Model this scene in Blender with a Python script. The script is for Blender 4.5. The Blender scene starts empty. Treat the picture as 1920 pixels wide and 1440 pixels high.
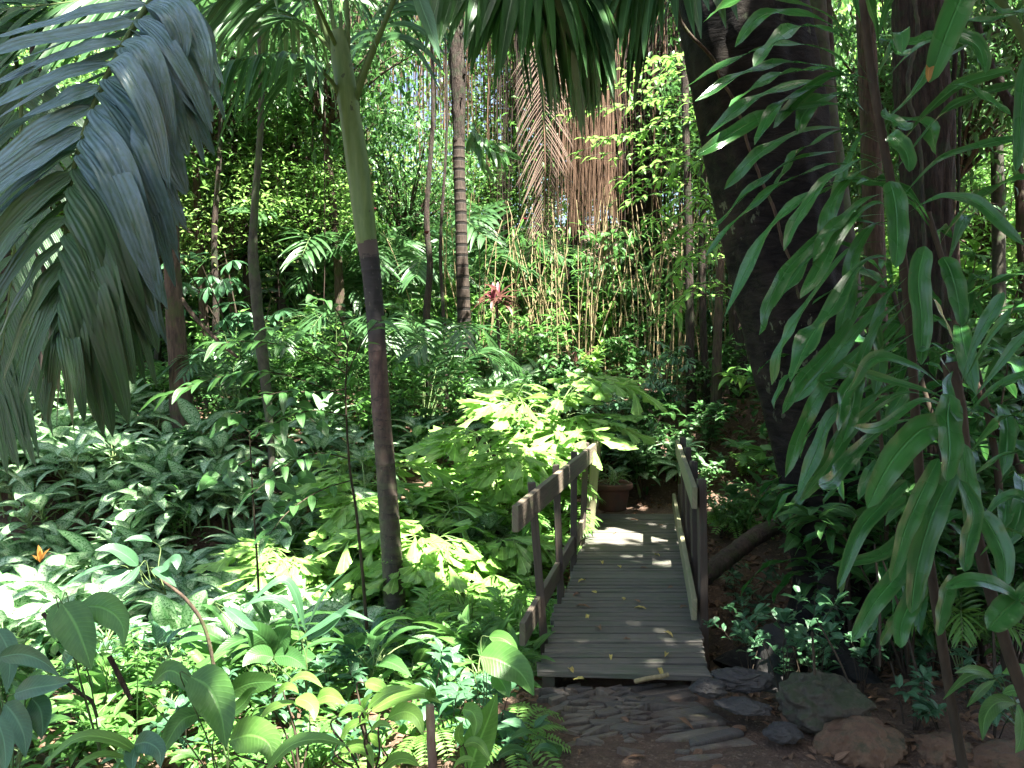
import bpy, math, random
import numpy as np
from math import sin, cos, pi, radians

random.seed(7)
RNG = np.random.default_rng(11)
SC = bpy.context.scene
COL = SC.collection

# ------------------------------------------------------------------ camera
FPX = 1500.0                       # focal length in photograph pixels (1920 wide)
CAMZ = 1.75
PITCH = math.atan(52 / FPX)
cam_d = bpy.data.cameras.new('camera')
cam_d.sensor_width = 36
cam_d.lens = 36 * FPX / 1920
cam_d.clip_start = .05
cam_d.clip_end = 1500
cam = bpy.data.objects.new('camera', cam_d)
COL.objects.link(cam)
cam.location = (0, 0, CAMZ)
cam.rotation_euler = (pi / 2 - PITCH, 0, 0)
SC.camera = cam

# ------------------------------------------------------------------ sky, sun, exposure
SUN = np.array([0.26, -0.32, 0.91]); SUN /= np.linalg.norm(SUN)      # direction towards the sun
SUN_EL = math.asin(SUN[2])
SUN_AZ = math.atan2(SUN[0], SUN[1])
world = bpy.data.worlds.new("World")
SC.world = world
world.use_nodes = True
wn = world.node_tree
bg = wn.nodes['Background']
sky = wn.nodes.new('ShaderNodeTexSky')
sky.sky_type = 'NISHITA'
sky.sun_disc = False
sky.sun_elevation = SUN_EL
sky.sun_rotation = SUN_AZ
sky.air_density = 1.0
sky.dust_density = 3.0
sky.ozone_density = .6
wn.links.new(sky.outputs[0], bg.inputs[0])
bg.inputs[1].default_value = 0.055
sun_d = bpy.data.lights.new('sun', 'SUN')
sun_d.energy = 5.0
sun_d.angle = radians(.5)
sun_d.color = (1, .95, .86)
sun = bpy.data.objects.new('sun', sun_d)
COL.objects.link(sun)
from mathutils import Vector
sun.rotation_euler = Vector(SUN.tolist()).to_track_quat('Z', 'Y').to_euler()
sun.location = (6, -8, 14)
SC.view_settings.view_transform = 'Standard'
SC.view_settings.look = 'None'
SC.view_settings.gamma = 1
SC.view_settings.exposure = 3.2
cy = SC.cycles
cy.max_bounces = 6
cy.diffuse_bounces = 4
cy.glossy_bounces = 2
cy.transmission_bounces = 4
cy.transparent_max_bounces = 4
cy.use_denoising = True
cy.sample_clamp_indirect = 6
cy.use_adaptive_sampling = True
cy.adaptive_threshold = .02
cy.caustics_reflective = False
cy.caustics_refractive = False

# ------------------------------------------------------------------ small maths
CAM = np.array([0, 0, CAMZ])
FWD = np.array([0, cos(PITCH), -sin(PITCH)])
UPV = np.array([0, sin(PITCH), cos(PITCH)])
RGT = np.array([1., 0, 0])
ZUP = np.array([0, 0, 1.])
def W(x, y, d):
    "world point d metres in front of the viewpoint, in the direction of photo position x, y"
    return CAM + d * (FWD + (x - 960) / FPX * RGT + (720 - y) / FPX * UPV)
def PX(p):
    v = np.asarray(p) - CAM
    d = v @ FWD
    return 960 + FPX * (v @ RGT) / d, 720 - FPX * (v @ UPV) / d, d
def GZ(x, y, z=0.):
    "where the sight line meets the level z"
    r = FWD + (x - 960) / FPX * RGT + (720 - y) / FPX * UPV
    return CAM + r * ((z - CAMZ) / r[2])
def unit(v):
    v = np.asarray(v, float)
    return v / (np.linalg.norm(v, axis=-1, keepdims=True) + 1e-12)
def sm(a, b, t):
    t = np.clip((np.asarray(t, float) - a) / (b - a), 0, 1)
    return t * t * (3 - 2 * t)
def catmull(P, n):
    P = np.asarray(P, float)
    if len(P) == 2:
        t = np.linspace(0, 1, n + 1)[:, None]
        return P[0] * (1 - t) + P[1] * t
    Q = np.vstack([2 * P[0] - P[1], P, 2 * P[-1] - P[-2]])
    m = len(P) - 1
    s = np.linspace(0, m, n + 1)
    i = np.minimum(s.astype(int), m - 1)
    u = (s - i)[:, None]
    a, b, c, d = Q[i], Q[i + 1], Q[i + 2], Q[i + 3]
    return .5 * (2 * b + (c - a) * u + (2 * a - 5 * b + 4 * c - d) * u ** 2 + (3 * b - a - 3 * c + d) * u ** 3)
_perm = np.random.default_rng(5).random((256, 256))
def vnoise(x, y):
    x = np.asarray(x, float); y = np.asarray(y, float)
    xi = np.floor(x).astype(int); yi = np.floor(y).astype(int)
    fx = x - xi; fy = y - yi
    fx = fx * fx * (3 - 2 * fx); fy = fy * fy * (3 - 2 * fy)
    g = lambda a, b: _perm[a % 256, b % 256]
    return (g(xi, yi) * (1 - fx) + g(xi + 1, yi) * fx) * (1 - fy) + (g(xi, yi + 1) * (1 - fx) + g(xi + 1, yi + 1) * fx) * fy
def fbm(x, y, o=4):
    s = 0; a = .5
    for k in range(o):
        s = s + a * (vnoise(x * 2 ** k + 17 * k, y * 2 ** k + 31 * k) - .5); a *= .5
    return s

# ------------------------------------------------------------------ terrain height
def H(x, y):
    x = np.asarray(x, float); y = np.asarray(y, float)
    right = sm(-.1, .7, x - .12 * (y - 8))
    gd = .72 - .32 * sm(1.1, 2.0, x)
    yc = 6.5 - .06 * x
    g = -gd * np.exp(-(np.abs(y - yc) / 1.35) ** 2.4)
    bed = -.09 - .15 * (1 - sm(-.6, .3, x)) * (1 - right) * sm(2, 4, y)
    rl = sm(7.3, 10.4, y) * 1.05
    rr = sm(9.75, 11.6, y) * 1.15
    z = bed + g + rl * (1 - right) + rr * right
    z = z + .17 * np.maximum(0, y - 11.4) + .1 * (1 - right) * sm(9, 12, y)
    z = z + .05 * np.maximum(0, x - 3.0) * sm(3, 8, y)
    n = fbm(x * 1.1, y * 1.1) * .16 + fbm(x * 5, y * 5, 3) * .035
    calm = 1 - sm(.0, .3, x + .1) * (1 - sm(1.7, 2.3, x)) * (1 - sm(4.1, 4.6, y))
    calm2 = 1 - sm(.7, 1.0, x) * (1 - sm(2.9, 3.6, x)) * sm(8.5, 8.8, y) * (1 - sm(9.6, 10, y))
    z = z + n * np.minimum(calm, calm2) * 1.0 + fbm(x * 9, y * 9, 3) * .012
    return z
def gnd(px_, d, dz=0.):
    x = (px_ - 960) / FPX * d
    y = d * cos(PITCH)
    return np.array([x, y, float(H(x, y)) + dz])

# ------------------------------------------------------------------ mesh collector
class G:
    def __init__(s):
        s.v = []; s.f = []; s.uv = []; s.r = []; s.m = []; s.n = 0
    def add(s, V, F, UV=None, r=0., mi=0):
        V = np.asarray(V, float).reshape(-1, 3)
        F = np.asarray(F, int).reshape(-1, 4)
        s.v.append(V); s.f.append(F + s.n)
        s.uv.append(np.zeros((len(V), 2)) if UV is None else np.asarray(UV, float))
        s.r.append(np.broadcast_to(np.asarray(r, float), (len(V),)))
        s.m.append(np.full(len(F), mi)); s.n += len(V)
        return s
    def inst(s, T, R, P, S, r, mi=0):
        "many copies of a template (V,F,UV)"
        V, F, UV = T
        N = len(P)
        S = np.broadcast_to(np.asarray(S, float), (N,))
        VV = np.einsum('nij,kj->nki', R, V) * S[:, None, None] + P[:, None, :]
        FF = F[None] + (np.arange(N) * len(V))[:, None, None]
        s.add(VV.reshape(-1, 3), FF.reshape(-1, 4), np.tile(UV, (N, 1)), np.repeat(np.broadcast_to(r, (N,)), len(V)), mi)
        return s
    def mesh(s, name, mats, smooth=True):
        me = bpy.data.meshes.new(name)
        V = np.vstack(s.v); F = np.vstack(s.f); UV = np.vstack(s.uv); R_ = np.concatenate(s.r); M = np.concatenate(s.m)
        nv, nf = len(V), len(F)
        tri = F[:, 2] == F[:, 3]
        cnt = np.where(tri, 3, 4)
        keep = np.ones((nf, 4), bool); keep[:, 3] = ~tri
        loops = F[keep]
        me.vertices.add(nv); me.vertices.foreach_set('co', V.astype(np.float32).ravel())
        me.loops.add(len(loops)); me.loops.foreach_set('vertex_index', loops.astype(np.int32))
        me.polygons.add(nf)
        start = np.concatenate([[0], np.cumsum(cnt)[:-1]])
        me.polygons.foreach_set('loop_start', start.astype(np.int32))
        me.polygons.foreach_set('material_index', M.astype(np.int32))
        me.polygons.foreach_set('use_smooth', np.full(nf, smooth))
        uvl = me.uv_layers.new(name='UVMap')
        uvl.data.foreach_set('uv', UV[loops].astype(np.float32).ravel())
        at = me.attributes.new('rnd', 'FLOAT', 'POINT')
        at.data.foreach_set('value', R_.astype(np.float32))
        for m in (mats if isinstance(mats, (list, tuple)) else [mats]):
            me.materials.append(m)
        me.update(calc_edges=True)
        return me
    def build(s, name, mats, parent=None, smooth=True, loc=None):
        if loc is not None:
            s.v = [v - np.asarray(loc) for v in s.v]
        o = bpy.data.objects.new(name, s.mesh(name, mats, smooth))
        COL.objects.link(o)
        if parent is not None: o.parent = parent
        if loc is not None: o.location = tuple(float(c) for c in loc)
        return o

def tag(o, label=None, cat=None, group=None, kind=None):
    if label: o['label'] = label
    if cat: o['category'] = cat
    if group: o['group'] = group
    if kind: o['kind'] = kind
    return o
def thing(name, label, cat, loc=(0, 0, 0), group=None, rz=0., sc=1.):
    o = bpy.data.objects.new(name, None)
    o.empty_display_size = .1
    COL.objects.link(o)
    o.location = tuple(float(c) for c in loc)
    o.rotation_euler = (0, 0, rz)
    o.scale = (sc, sc, sc)
    return tag(o, label, cat, group)
def dup(root, loc, rz=0., sc=1., label=None, tilt=(0, 0)):
    r = root.copy(); COL.objects.link(r)
    r.location = tuple(float(c) for c in loc)
    r.rotation_euler = (tilt[0], tilt[1], rz)
    r.scale = (sc, sc, sc)
    if label: r['label'] = label
    for ch in KIDS[root.name]:
        c = ch.copy(); COL.objects.link(c); c.parent = r
    return r
KIDS = {}
def plant(name, label, cat, parts, loc, group=None, rz=0., sc=1.):
    "parts: list of (part name, mesh)"
    r = thing(name, label, cat, loc, group, rz, sc)
    ks = []
    for pn, me in parts:
        o = bpy.data.objects.new(pn, me); COL.objects.link(o); o.parent = r; ks.append(o)
    KIDS[r.name] = ks
    return r

# ------------------------------------------------------------------ shapes
def rots(az, el, roll):
    "x axis -> heading az, raised el; roll about it"
    az, el, roll = np.broadcast_arrays(np.asarray(az, float), np.asarray(el, float), np.asarray(roll, float))
    X = np.stack([np.cos(el) * np.cos(az), np.cos(el) * np.sin(az), np.sin(el)], -1)
    Y0 = np.stack([-np.sin(az), np.cos(az), 0 * az], -1)
    Z0 = np.cross(X, Y0)
    c, s_ = np.cos(roll)[..., None], np.sin(roll)[..., None]
    Y = Y0 * c + Z0 * s_
    Z = np.cross(X, Y)
    return np.stack([X, Y, Z], -1)
PROF = {'lance': (.75, .95), 'ovate': (.45, .95), 'strap': (.3, .42), 'obov': (1.15, .55), 'broad': (.45, .6), 'draca': (1.5, .62), 'leaflet': (.35, .6)}
def prof(kind, t):
    a, b = PROF[kind]
    w = np.power(np.clip(t, 1e-4, 1), a) * np.power(np.clip(1 - t, 0, 1), b)
    return np.maximum(w / (a ** a * b ** b / (a + b) ** (a + b)), .015)
def leaf(L=1., Wd=.3, kind='lance', n=6, m=1, rise=.2, droop=.8, fold=.3, wave=0., wf=3., pet=0., seed=0, curl=0.):
    rg = np.random.default_rng(seed)
    t = np.linspace(0, 1, n + 1)
    th = rise - droop * t ** 1.2
    dx = np.cos(th) * L / n; dz = np.sin(th) * L / n
    cx = np.concatenate([[0], np.cumsum(dx[:-1])]); cz = np.concatenate([[0], np.cumsum(dz[:-1])])
    w = prof(kind, (t - pet) / (1 - pet)) * Wd * .5 if pet else prof(kind, t) * Wd * .5
    if pet: w = np.where(t < pet, .012 * L, w)
    u = np.linspace(-1, 1, 2 * m + 1)
    ph = rg.random(2) * 6.28
    wv = wave * np.where(u[None] < 0, np.sin(wf * 6.28 * t[:, None] + ph[0]), np.sin(wf * 6.28 * t[:, None] + ph[1])) * np.abs(u[None])
    side = u[None] * w[:, None] * cos(fold)
    upo = np.abs(u[None]) ** 1.3 * w[:, None] * sin(fold) + wv * w[:, None] + curl * (u[None] ** 2) * w[:, None]
    V = np.stack([cx[:, None] - np.sin(th)[:, None] * upo, side, cz[:, None] + np.cos(th)[:, None] * upo], -1)
    k = 2 * m + 1
    i, j = np.meshgrid(np.arange(n), np.arange(2 * m), indexing='ij')
    a = (i * k + j).ravel()
    F = np.stack([a, a + 1, a + k + 1, a + k], -1)
    UV = np.stack([np.broadcast_to(u[None] * .5 + .5, (n + 1, k)), np.broadcast_to(t[:, None], (n + 1, k))], -1).reshape(-1, 2)
    return V.reshape(-1, 3), F, UV
def strip(g, P, Wd, kind='leaflet', nh=ZUP, fold=.25, wave=0., wf=3., m=1, r=0., mi=0, twist=0., base=0., tipcut=None, ph=None):
    "leaf blade along centre line P, Wd full width in metres, nh face normal hint"
    P = np.asarray(P, float); n = len(P) - 1
    T = unit(np.gradient(P, axis=0))
    t = np.linspace(0, 1, n + 1)
    nh = unit(np.broadcast_to(nh, P.shape))
    S = unit(np.cross(T, nh)); N = np.cross(S, T)
    if twist:
        a = (twist * t)[:, None]
        S, N = S * np.cos(a) + N * np.sin(a), N * np.cos(a) - S * np.sin(a)
    tt = np.clip((t - base) / (1 - base), 0, 1)
    w = prof(kind, tt) * Wd * .5
    if base: w = np.maximum(w, Wd * .08)
    w[-1] = Wd * .02
    u = np.linspace(-1, 1, 2 * m + 1)
    ph = RNG.random(2) * 6.28 if ph is None else ph
    wv = wave * np.where(u[None] < 0, np.sin(wf * 6.28 * t[:, None] + ph[0]), np.sin(wf * 6.28 * t[:, None] + ph[1])) * np.abs(u[None])
    side = u[None] * w[:, None] * cos(fold)
    upo = np.abs(u[None]) ** 1.4 * w[:, None] * sin(fold) + wv * w[:, None]
    V = P[:, None] + S[:, None] * side[..., None] + N[:, None] * upo[..., None]
    k = 2 * m + 1
    i, j = np.meshgrid(np.arange(n), np.arange(2 * m), indexing='ij')
    a = (i * k + j).ravel()
    F = np.stack([a, a + 1, a + k + 1, a + k], -1)
    UV = np.stack([np.broadcast_to(u[None] * .5 + .5, (n + 1, k)), np.broadcast_to(t[:, None], (n + 1, k))], -1).reshape(-1, 2)
    g.add(V.reshape(-1, 3), F, UV, r, mi)
def tube(g, P, R_, sides=8, r=0., mi=0, rough=0., rf=3., cap=False, flute=None, seed=0):
    P = np.asarray(P, float); n = len(P)
    R_ = np.broadcast_to(np.asarray(R_, float), (n,))
    T = unit(np.gradient(P, axis=0))
    ref = np.array([1., 0, 0]) if abs(T[0][0]) < .8 else np.array([0, 1., 0])
    S = unit(ref - T * (T @ ref)[:, None]); B = np.cross(T, S)
    a = np.linspace(0, 2 * pi, sides + 1)
    ln = np.concatenate([[0], np.cumsum(np.linalg.norm(np.diff(P, axis=0), axis=1))])
    k = R_[:, None] * np.ones(sides + 1)[None]
    if rough:
        aa = a[None] + 0 * ln[:, None]
        nz = fbm(np.cos(aa) * rf * .5 + seed + 50, ln[:, None] * rf + np.sin(aa) * rf * .5 + seed * 3 + 50)
        k = k * (1 + rough * 2 * nz)
    if flute is not None: k = k * flute(a[None], ln[:, None])
    V = P[:, None] + (S[:, None] * np.cos(a)[None, :, None] + B[:, None] * np.sin(a)[None, :, None]) * k[..., None]
    c = sides + 1
    V[:, -1] = V[:, 0]
    i, j = np.meshgrid(np.arange(n - 1), np.arange(sides), indexing='ij')
    q = (i * c + j).ravel()
    F = np.stack([q, q + 1, q + c + 1, q + c], -1)
    UV = np.stack([np.broadcast_to(a[None] / (2 * pi), (n, c)), np.broadcast_to(ln[:, None], (n, c))], -1).reshape(-1, 2)
    g.add(V.reshape(-1, 3), F, UV, r, mi)
    if cap:
        for e in (0, -1):
            ring = V[e][:-1]
            cc = ring.mean(0)
            VV = np.vstack([ring, cc[None]])
            idx = np.arange(sides)
            FF = np.stack([idx, (idx + 1) % sides, np.full(sides, sides), np.full(sides, sides)], -1)
            if e == 0: FF = FF[:, [1, 0, 2, 3]]
            g.add(VV, FF, None, r, mi)
def box(g, c, ax, ay, az, r=0., mi=0, bev=.004):
    "box centred c with half-axis vectors ax ay az; chamfered edges"
    c = np.asarray(c, float); A = [np.asarray(v, float) for v in (ax, ay, az)]
    Ln = [np.linalg.norm(v) for v in A]
    b = min(bev, min(Ln) * .4)
    V = []; F = []; UV = []
    s = [-1, 1]
    # 24 verts: for each corner three verts (one per face)
    idx = {}
    for i in s:
        for j in s:
            for k in s:
                sg = (i, j, k)
                for f in range(3):
                    p = c.copy()
                    for q in range(3):
                        ext = 1 if q == f else 1 - b / Ln[q]
                        p = p + A[q] * sg[q] * ext
                    idx[(sg, f)] = len(V); V.append(p)
                    loc = [sg[q] * Ln[q] for q in range(3)]
                    long_ = int(np.argmax(Ln)); oth = [q for q in range(3) if q != long_]
                    UV.append((loc[oth[0]] + loc[oth[1]], loc[long_]))
    def q4(a, b_, c_, d_): F.append((a, b_, c_, d_))
    for f in range(3):
        o1, o2 = [(1, 2), (2, 0), (0, 1)][f]
        for sgn in s:
            def cr(a_, b_):
                t = [0, 0, 0]; t[f] = sgn; t[o1] = a_; t[o2] = b_; return idx[(tuple(t), f)]
            L_ = [cr(-1, -1), cr(1, -1), cr(1, 1), cr(-1, 1)]
            q4(*(L_ if sgn > 0 else L_[::-1]))
    for f in range(3):            # edge chamfers: along axis f
        o1, o2 = [(1, 2), (2, 0), (0, 1)][f]
        for a_ in s:
            for b_ in s:
                def key(e, face):
                    t = [0, 0, 0]; t[f] = e; t[o1] = a_; t[o2] = b_; return idx[(tuple(t), face)]
                L_ = [key(-1, o1), key(1, o1), key(1, o2), key(-1, o2)]
                q4(*(L_ if a_ * b_ < 0 else L_[::-1]))
    for i in s:
        for j in s:
            for k in s:
                sg = (i, j, k); L_ = [idx[(sg, 0)], idx[(sg, 1)], idx[(sg, 2)]]
                if i * j * k < 0: L_ = L_[::-1]
                F.append((L_[0], L_[1], L_[2], L_[2]))
    g.add(V, F, UV, r, mi)

# ------------------------------------------------------------------ materials
def newmat(name):
    m = bpy.data.materials.new(name); m.use_nodes = True
    nt = m.node_tree
    return m, nt, nt.nodes, nt.links, nt.nodes['Principled BSDF']
def val(N, L, op, a, b=None, clamp=False):
    n = N.new('ShaderNodeMath'); n.operation = op; n.use_clamp = clamp
    for i, x in enumerate((a, b)):
        if x is None: continue
        if isinstance(x, (int, float)): n.inputs[i].default_value = x
        else: L.new(x, n.inputs[i])
    return n.outputs[0]
def mixc(N, L, f, a, b, mode='MIX'):
    n = N.new('ShaderNodeMix'); n.data_type = 'RGBA'; n.blend_type = mode
    for s_, x in ((0, f), (6, a), (7, b)):
        if isinstance(x, (int, float)): n.inputs[s_].default_value = x
        elif isinstance(x, tuple): n.inputs[s_].default_value = (*x[:3], 1)
        else: L.new(x, n.inputs[s_])
    return n.outputs[2]
def ramp(N, L, f, stops):
    n = N.new('ShaderNodeValToRGB'); L.new(f, n.inputs[0])
    el = n.color_ramp.elements
    while len(el) < len(stops): el.new(.5)
    for e, (p, c) in zip(el, stops):
        e.position = p; e.color = (*c, 1) if isinstance(c, tuple) else (c, c, c, 1)
    return n.outputs[0]
def noise(N, L, vec, scale, detail=3., rough=.55, dist=0.):
    n = N.new('ShaderNodeTexNoise'); n.inputs['Scale'].default_value = scale
    n.inputs['Detail'].default_value = detail; n.inputs['Roughness'].default_value = rough
    n.inputs['Distortion'].default_value = dist
    if vec is not None: L.new(vec, n.inputs['Vector'])
    return n.outputs[0]
def mapping(N, L, vec, sc=(1, 1, 1), loc=(0, 0, 0)):
    n = N.new('ShaderNodeMapping'); n.inputs['Scale'].default_value = sc; n.inputs['Location'].default_value = loc
    L.new(vec, n.inputs[0]); return n.outputs[0]
def bump(N, L, h, st, dist=.01, nrm=None):
    n = N.new('ShaderNodeBump'); n.inputs['Strength'].default_value = st; n.inputs['Distance'].default_value = dist
    L.new(h, n.inputs['Height'])
    if nrm is not None: L.new(nrm, n.inputs['Normal'])
    return n.outputs[0]
def leafmat(name, c1, c2, vein=.25, speck=None, trans=.3, rough=.42, spot=.0, rib=(.5, .6), spec=.5, ribc=None, nveins=16, edge=None, bloom_sheen=None, tcol=None, damage=.5, tval=1.8, sat=.97, pleat=0.):
    def ds(c):
        l = .25 * c[0] + .65 * c[1] + .1 * c[2]; return tuple(l + (x - l) * sat for x in c)
    c1, c2 = ds(c1), ds(c2)
    m, nt, N, L, B = newmat(name)
    at = N.new('ShaderNodeAttribute'); at.attribute_name = 'rnd'
    uv = N.new('ShaderNodeUVMap'); sx = N.new('ShaderNodeSeparateXYZ'); L.new(uv.outputs[0], sx.inputs[0])
    oi = N.new('ShaderNodeObjectInfo')
    tc = N.new('ShaderNodeTexCoord')
    u = val(N, L, 'MULTIPLY', val(N, L, 'ABSOLUTE', val(N, L, 'SUBTRACT', sx.outputs[0], .5)), 2.)
    col = mixc(N, L, val(N, L, 'FRACT', val(N, L, 'ADD', at.outputs['Fac'], val(N, L, 'MULTIPLY', oi.outputs['Random'], .35))), c1, c2)
    # side veins: herring-bone
    ph = val(N, L, 'MULTIPLY', val(N, L, 'SUBTRACT', sx.outputs[1], val(N, L, 'MULTIPLY', u, .16)), nveins * 6.283)
    vs = val(N, L, 'MULTIPLY', val(N, L, 'ADD', val(N, L, 'SINE', ph), 1.), .5)
    vs = val(N, L, 'POWER', vs, 6.)
    seedv = N.new('ShaderNodeCombineXYZ'); L.new(at.outputs['Fac'], seedv.inputs[0]); L.new(at.outputs['Fac'], seedv.inputs[1])
    vadd = N.new('ShaderNodeVectorMath'); vadd.operation = 'MULTIPLY_ADD'
    L.new(seedv.outputs[0], vadd.inputs[0]); vadd.inputs[1].default_value = (37, 91, 17); L.new(uv.outputs[0], vadd.inputs[2])
    big = noise(N, L, vadd.outputs[0], 2.6, 3)
    col = mixc(N, L, ramp(N, L, big, [(.35, 0.), (.7, .55)]), col, tuple(min(1, c * 1.5 + .004) for c in c2))
    if vein: col = mixc(N, L, val(N, L, 'MULTIPLY', vs, vein), col, tuple(min(1, c * 1.9 + .01) for c in c2))
    if speck:
        mp = mapping(N, L, vadd.outputs[0], (6, 16, 1))
        sp = noise(N, L, mp, 1.6, 2.5, .6, .6)
        cen = val(N, L, 'SUBTRACT', 1., val(N, L, 'POWER', u, 3.), clamp=True)
        sp = val(N, L, 'MULTIPLY', ramp(N, L, sp, [(.41, 0.), (.50, 1.)]), cen)
        col = mixc(N, L, val(N, L, 'MULTIPLY', sp, .95), col, speck)
    if edge:
        col = mixc(N, L, ramp(N, L, u, [(.72, 0.), (.86, 1.)]), col, edge)
    rb = ramp(N, L, u, [(.03, 1.), (.10, 0.)])
    col = mixc(N, L, val(N, L, 'MULTIPLY', rb, rib[0]), col, ribc or tuple(min(1, c * 2.2 + .03) for c in c2))
    if bloom_sheen:      # waxy film in patches, with sky sheen put into the colour
        bl = noise(N, L, mapping(N, L, vadd.outputs[0], (2.2, 4, 1)), 2.0, 6, .68, .5)
        col = mixc(N, L, ramp(N, L, bl, [(.32, 0.), (.62, .85)]), col, bloom_sheen)
    if damage:
        dm = noise(N, L, mapping(N, L, vadd.outputs[0], (5, 9, 1)), 1.0, 4, .7)
        col = mixc(N, L, val(N, L, 'MULTIPLY', ramp(N, L, dm, [(.66, 0.), (.71, 1.)]), damage), col, (.16, .10, .035))
    L.new(col, B.inputs['Base Color'])
    B.inputs['Roughness'].default_value = rough
    rgh = noise(N, L, tc.outputs['Object'], 9, 2)
    L.new(val(N, L, 'ADD', val(N, L, 'MULTIPLY', rgh, .35), rough - .17), B.inputs['Roughness'])
    B.inputs['Specular IOR Level'].default_value = spec
    hb = val(N, L, 'ADD', val(N, L, 'MULTIPLY', vs, min(.6, vein * 4)), val(N, L, 'MULTIPLY', rb, -1.5))
    if pleat:
        pl = val(N, L, 'SINE', val(N, L, 'MULTIPLY', val(N, L, 'ADD', sx.outputs[0], val(N, L, 'MULTIPLY', big, .2)), 34.))
        hb = val(N, L, 'ADD', hb, val(N, L, 'MULTIPLY', pl, pleat))
    L.new(bump(N, L, hb, .35 + .5 * (pleat > 0), .003), B.inputs['Normal'])
    if trans:
        T = N.new('ShaderNodeBsdfTranslucent')
        tcl = N.new('ShaderNodeHueSaturation'); tcl.inputs['Hue'].default_value = .492; tcl.inputs['Saturation'].default_value = 1.0; tcl.inputs['Value'].default_value = tval
        L.new(col, tcl.inputs['Color']); L.new(tcl.outputs[0], T.inputs[0])
        mx = N.new('ShaderNodeMixShader'); mx.inputs[0].default_value = trans
        L.new(B.outputs[0], mx.inputs[1]); L.new(T.outputs[0], mx.inputs[2])
        L.new(mx.outputs[0], N['Material Output'].inputs[0])
    return m
def barkmat(name, c1, c2, sc=(6, 6, 1.5), bs=.6, c3=None, rough=.85, moss=None, rings=None, bd=.02, uvrings=None, spots=None):
    m, nt, N, L, B = newmat(name)
    tc = N.new('ShaderNodeTexCoord'); uv = N.new('ShaderNodeUVMap')
    oc = mapping(N, L, tc.outputs['Object'], sc)
    n1 = noise(N, L, oc, 3.0, 6, .65, .3)
    n2 = noise(N, L, mapping(N, L, tc.outputs['Object'], (1, 1, .6)), 2.5, 4)
    col = mixc(N, L, ramp(N, L, n1, [(.35, 0.), (.65, 1.)]), c1, c2)
    if c3: col = mixc(N, L, ramp(N, L, n2, [(.52, 0.), (.62, 1.)]), col, c3)
    if moss: col = mixc(N, L, ramp(N, L, noise(N, L, tc.outputs['Object'], 5, 5, .7), [(.5, 0.), (.62, .8)]), col, moss)
    if spots: col = mixc(N, L, ramp(N, L, noise(N, L, mapping(N, L, tc.outputs['Object'], (14, 14, 9)), 1.0, 2, .5), [(.68, 0.), (.70, 1.)]), col, spots)
    h = n1
    if uvrings:
        sx = N.new('ShaderNodeSeparateXYZ'); L.new(uv.outputs[0], sx.inputs[0])
        wob = noise(N, L, tc.outputs['Object'], 3, 2)
        r_ = val(N, L, 'FRACT', val(N, L, 'ADD', val(N, L, 'MULTIPLY', sx.outputs[1], 1 / uvrings[0]), val(N, L, 'MULTIPLY', wob, .35)))
        msk = ramp(N, L, r_, [(0., 1.), (uvrings[2], 1.), (uvrings[2] + .05, 0.), (.97, 0.), (1., 1.)])
        col = mixc(N, L, val(N, L, 'MULTIPLY', msk, .9), col, uvrings[1])
        h = val(N, L, 'SUBTRACT', n1, msk)
    L.new(col, B.inputs['Base Color'])
    B.inputs['Roughness'].default_value = rough
    B.inputs['Specular IOR Level'].default_value = .3
    L.new(bump(N, L, h, bs, bd), B.inputs['Normal'])
    return m

M = {}
M['speck'] = leafmat('speckled_leaf', (.035, .125, .035), (.055, .17, .05), vein=.05, speck=(.44, .57, .38), trans=.25, rough=.45, spec=.32, rib=(.6, .6), nveins=12)
M['stripe'] = leafmat('silver_banded_leaf', (.03, .09, .04), (.05, .14, .06), vein=.9, speck=None, trans=.25, rough=.4, nveins=8)
M['deep'] = leafmat('deep_green_leaf', (.028, .085, .022), (.045, .13, .03), trans=.3, rough=.38)
M['mid'] = leafmat('mid_green_leaf', (.04, .125, .022), (.075, .19, .035), vein=.14, trans=.32, rough=.42)
M['fresh'] = leafmat('fresh_green_leaf', (.08, .21, .035), (.14, .29, .055), vein=.14, trans=.4, rough=.42)
M['lime'] = leafmat('yellow_green_leaf', (.10, .23, .04), (.155, .30, .05), vein=.12, trans=.42, rough=.45, damage=.8)
M['blue'] = leafmat('blue_green_leaf', (.035, .10, .045), (.055, .145, .065), vein=.12, trans=.28, rough=.36)
M['fish'] = leafmat('fishtail_leaf', (.125, .27, .05), (.20, .35, .085), vein=.12, trans=.26, rough=.30, nveins=3)
M['frond'] = leafmat('waxy_frond_leaflet', (.045, .11, .055), (.08, .15, .085), vein=0, trans=.16, rough=.36, bloom_sheen=(.17, .27, .31), damage=.5, pleat=.35)  # bluish film colour doubles as painted sky sheen
M['frond_low'] = leafmat('green_frond_leaflet', (.035, .10, .035), (.06, .145, .045), vein=0, trans=.25, rough=.42, bloom_sheen=(.08, .13, .08), pleat=.35)
M['palm'] = leafmat('dark_palm_leaflet', (.022, .07, .022), (.04, .11, .03), vein=0, trans=.3, rough=.4)
M['palmfresh'] = leafmat('bright_palm_leaflet', (.07, .19, .03), (.12, .27, .045), vein=0, trans=.36, rough=.4)
M['draca'] = leafmat('strap_leaf', (.018, .092, .018), (.038, .15, .030), pleat=.04, vein=.0, trans=.25, rough=.26, spec=.5, rib=(.4, .6), edge=(.06, .15, .04), damage=.7)
M['dry'] = leafmat('dry_frond', (.10, .065, .045), (.20, .135, .10), vein=0, trans=.15, rough=.7, damage=0)
M['litter'] = leafmat('dead_leaf', (.06, .035, .02), (.17, .09, .045), vein=.2, trans=.1, rough=.7, damage=0)
M['yleaf'] = leafmat('yellow_dead_leaf', (.30, .20, .05), (.48, .40, .10), vein=.2, trans=.2, rough=.6)
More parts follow.
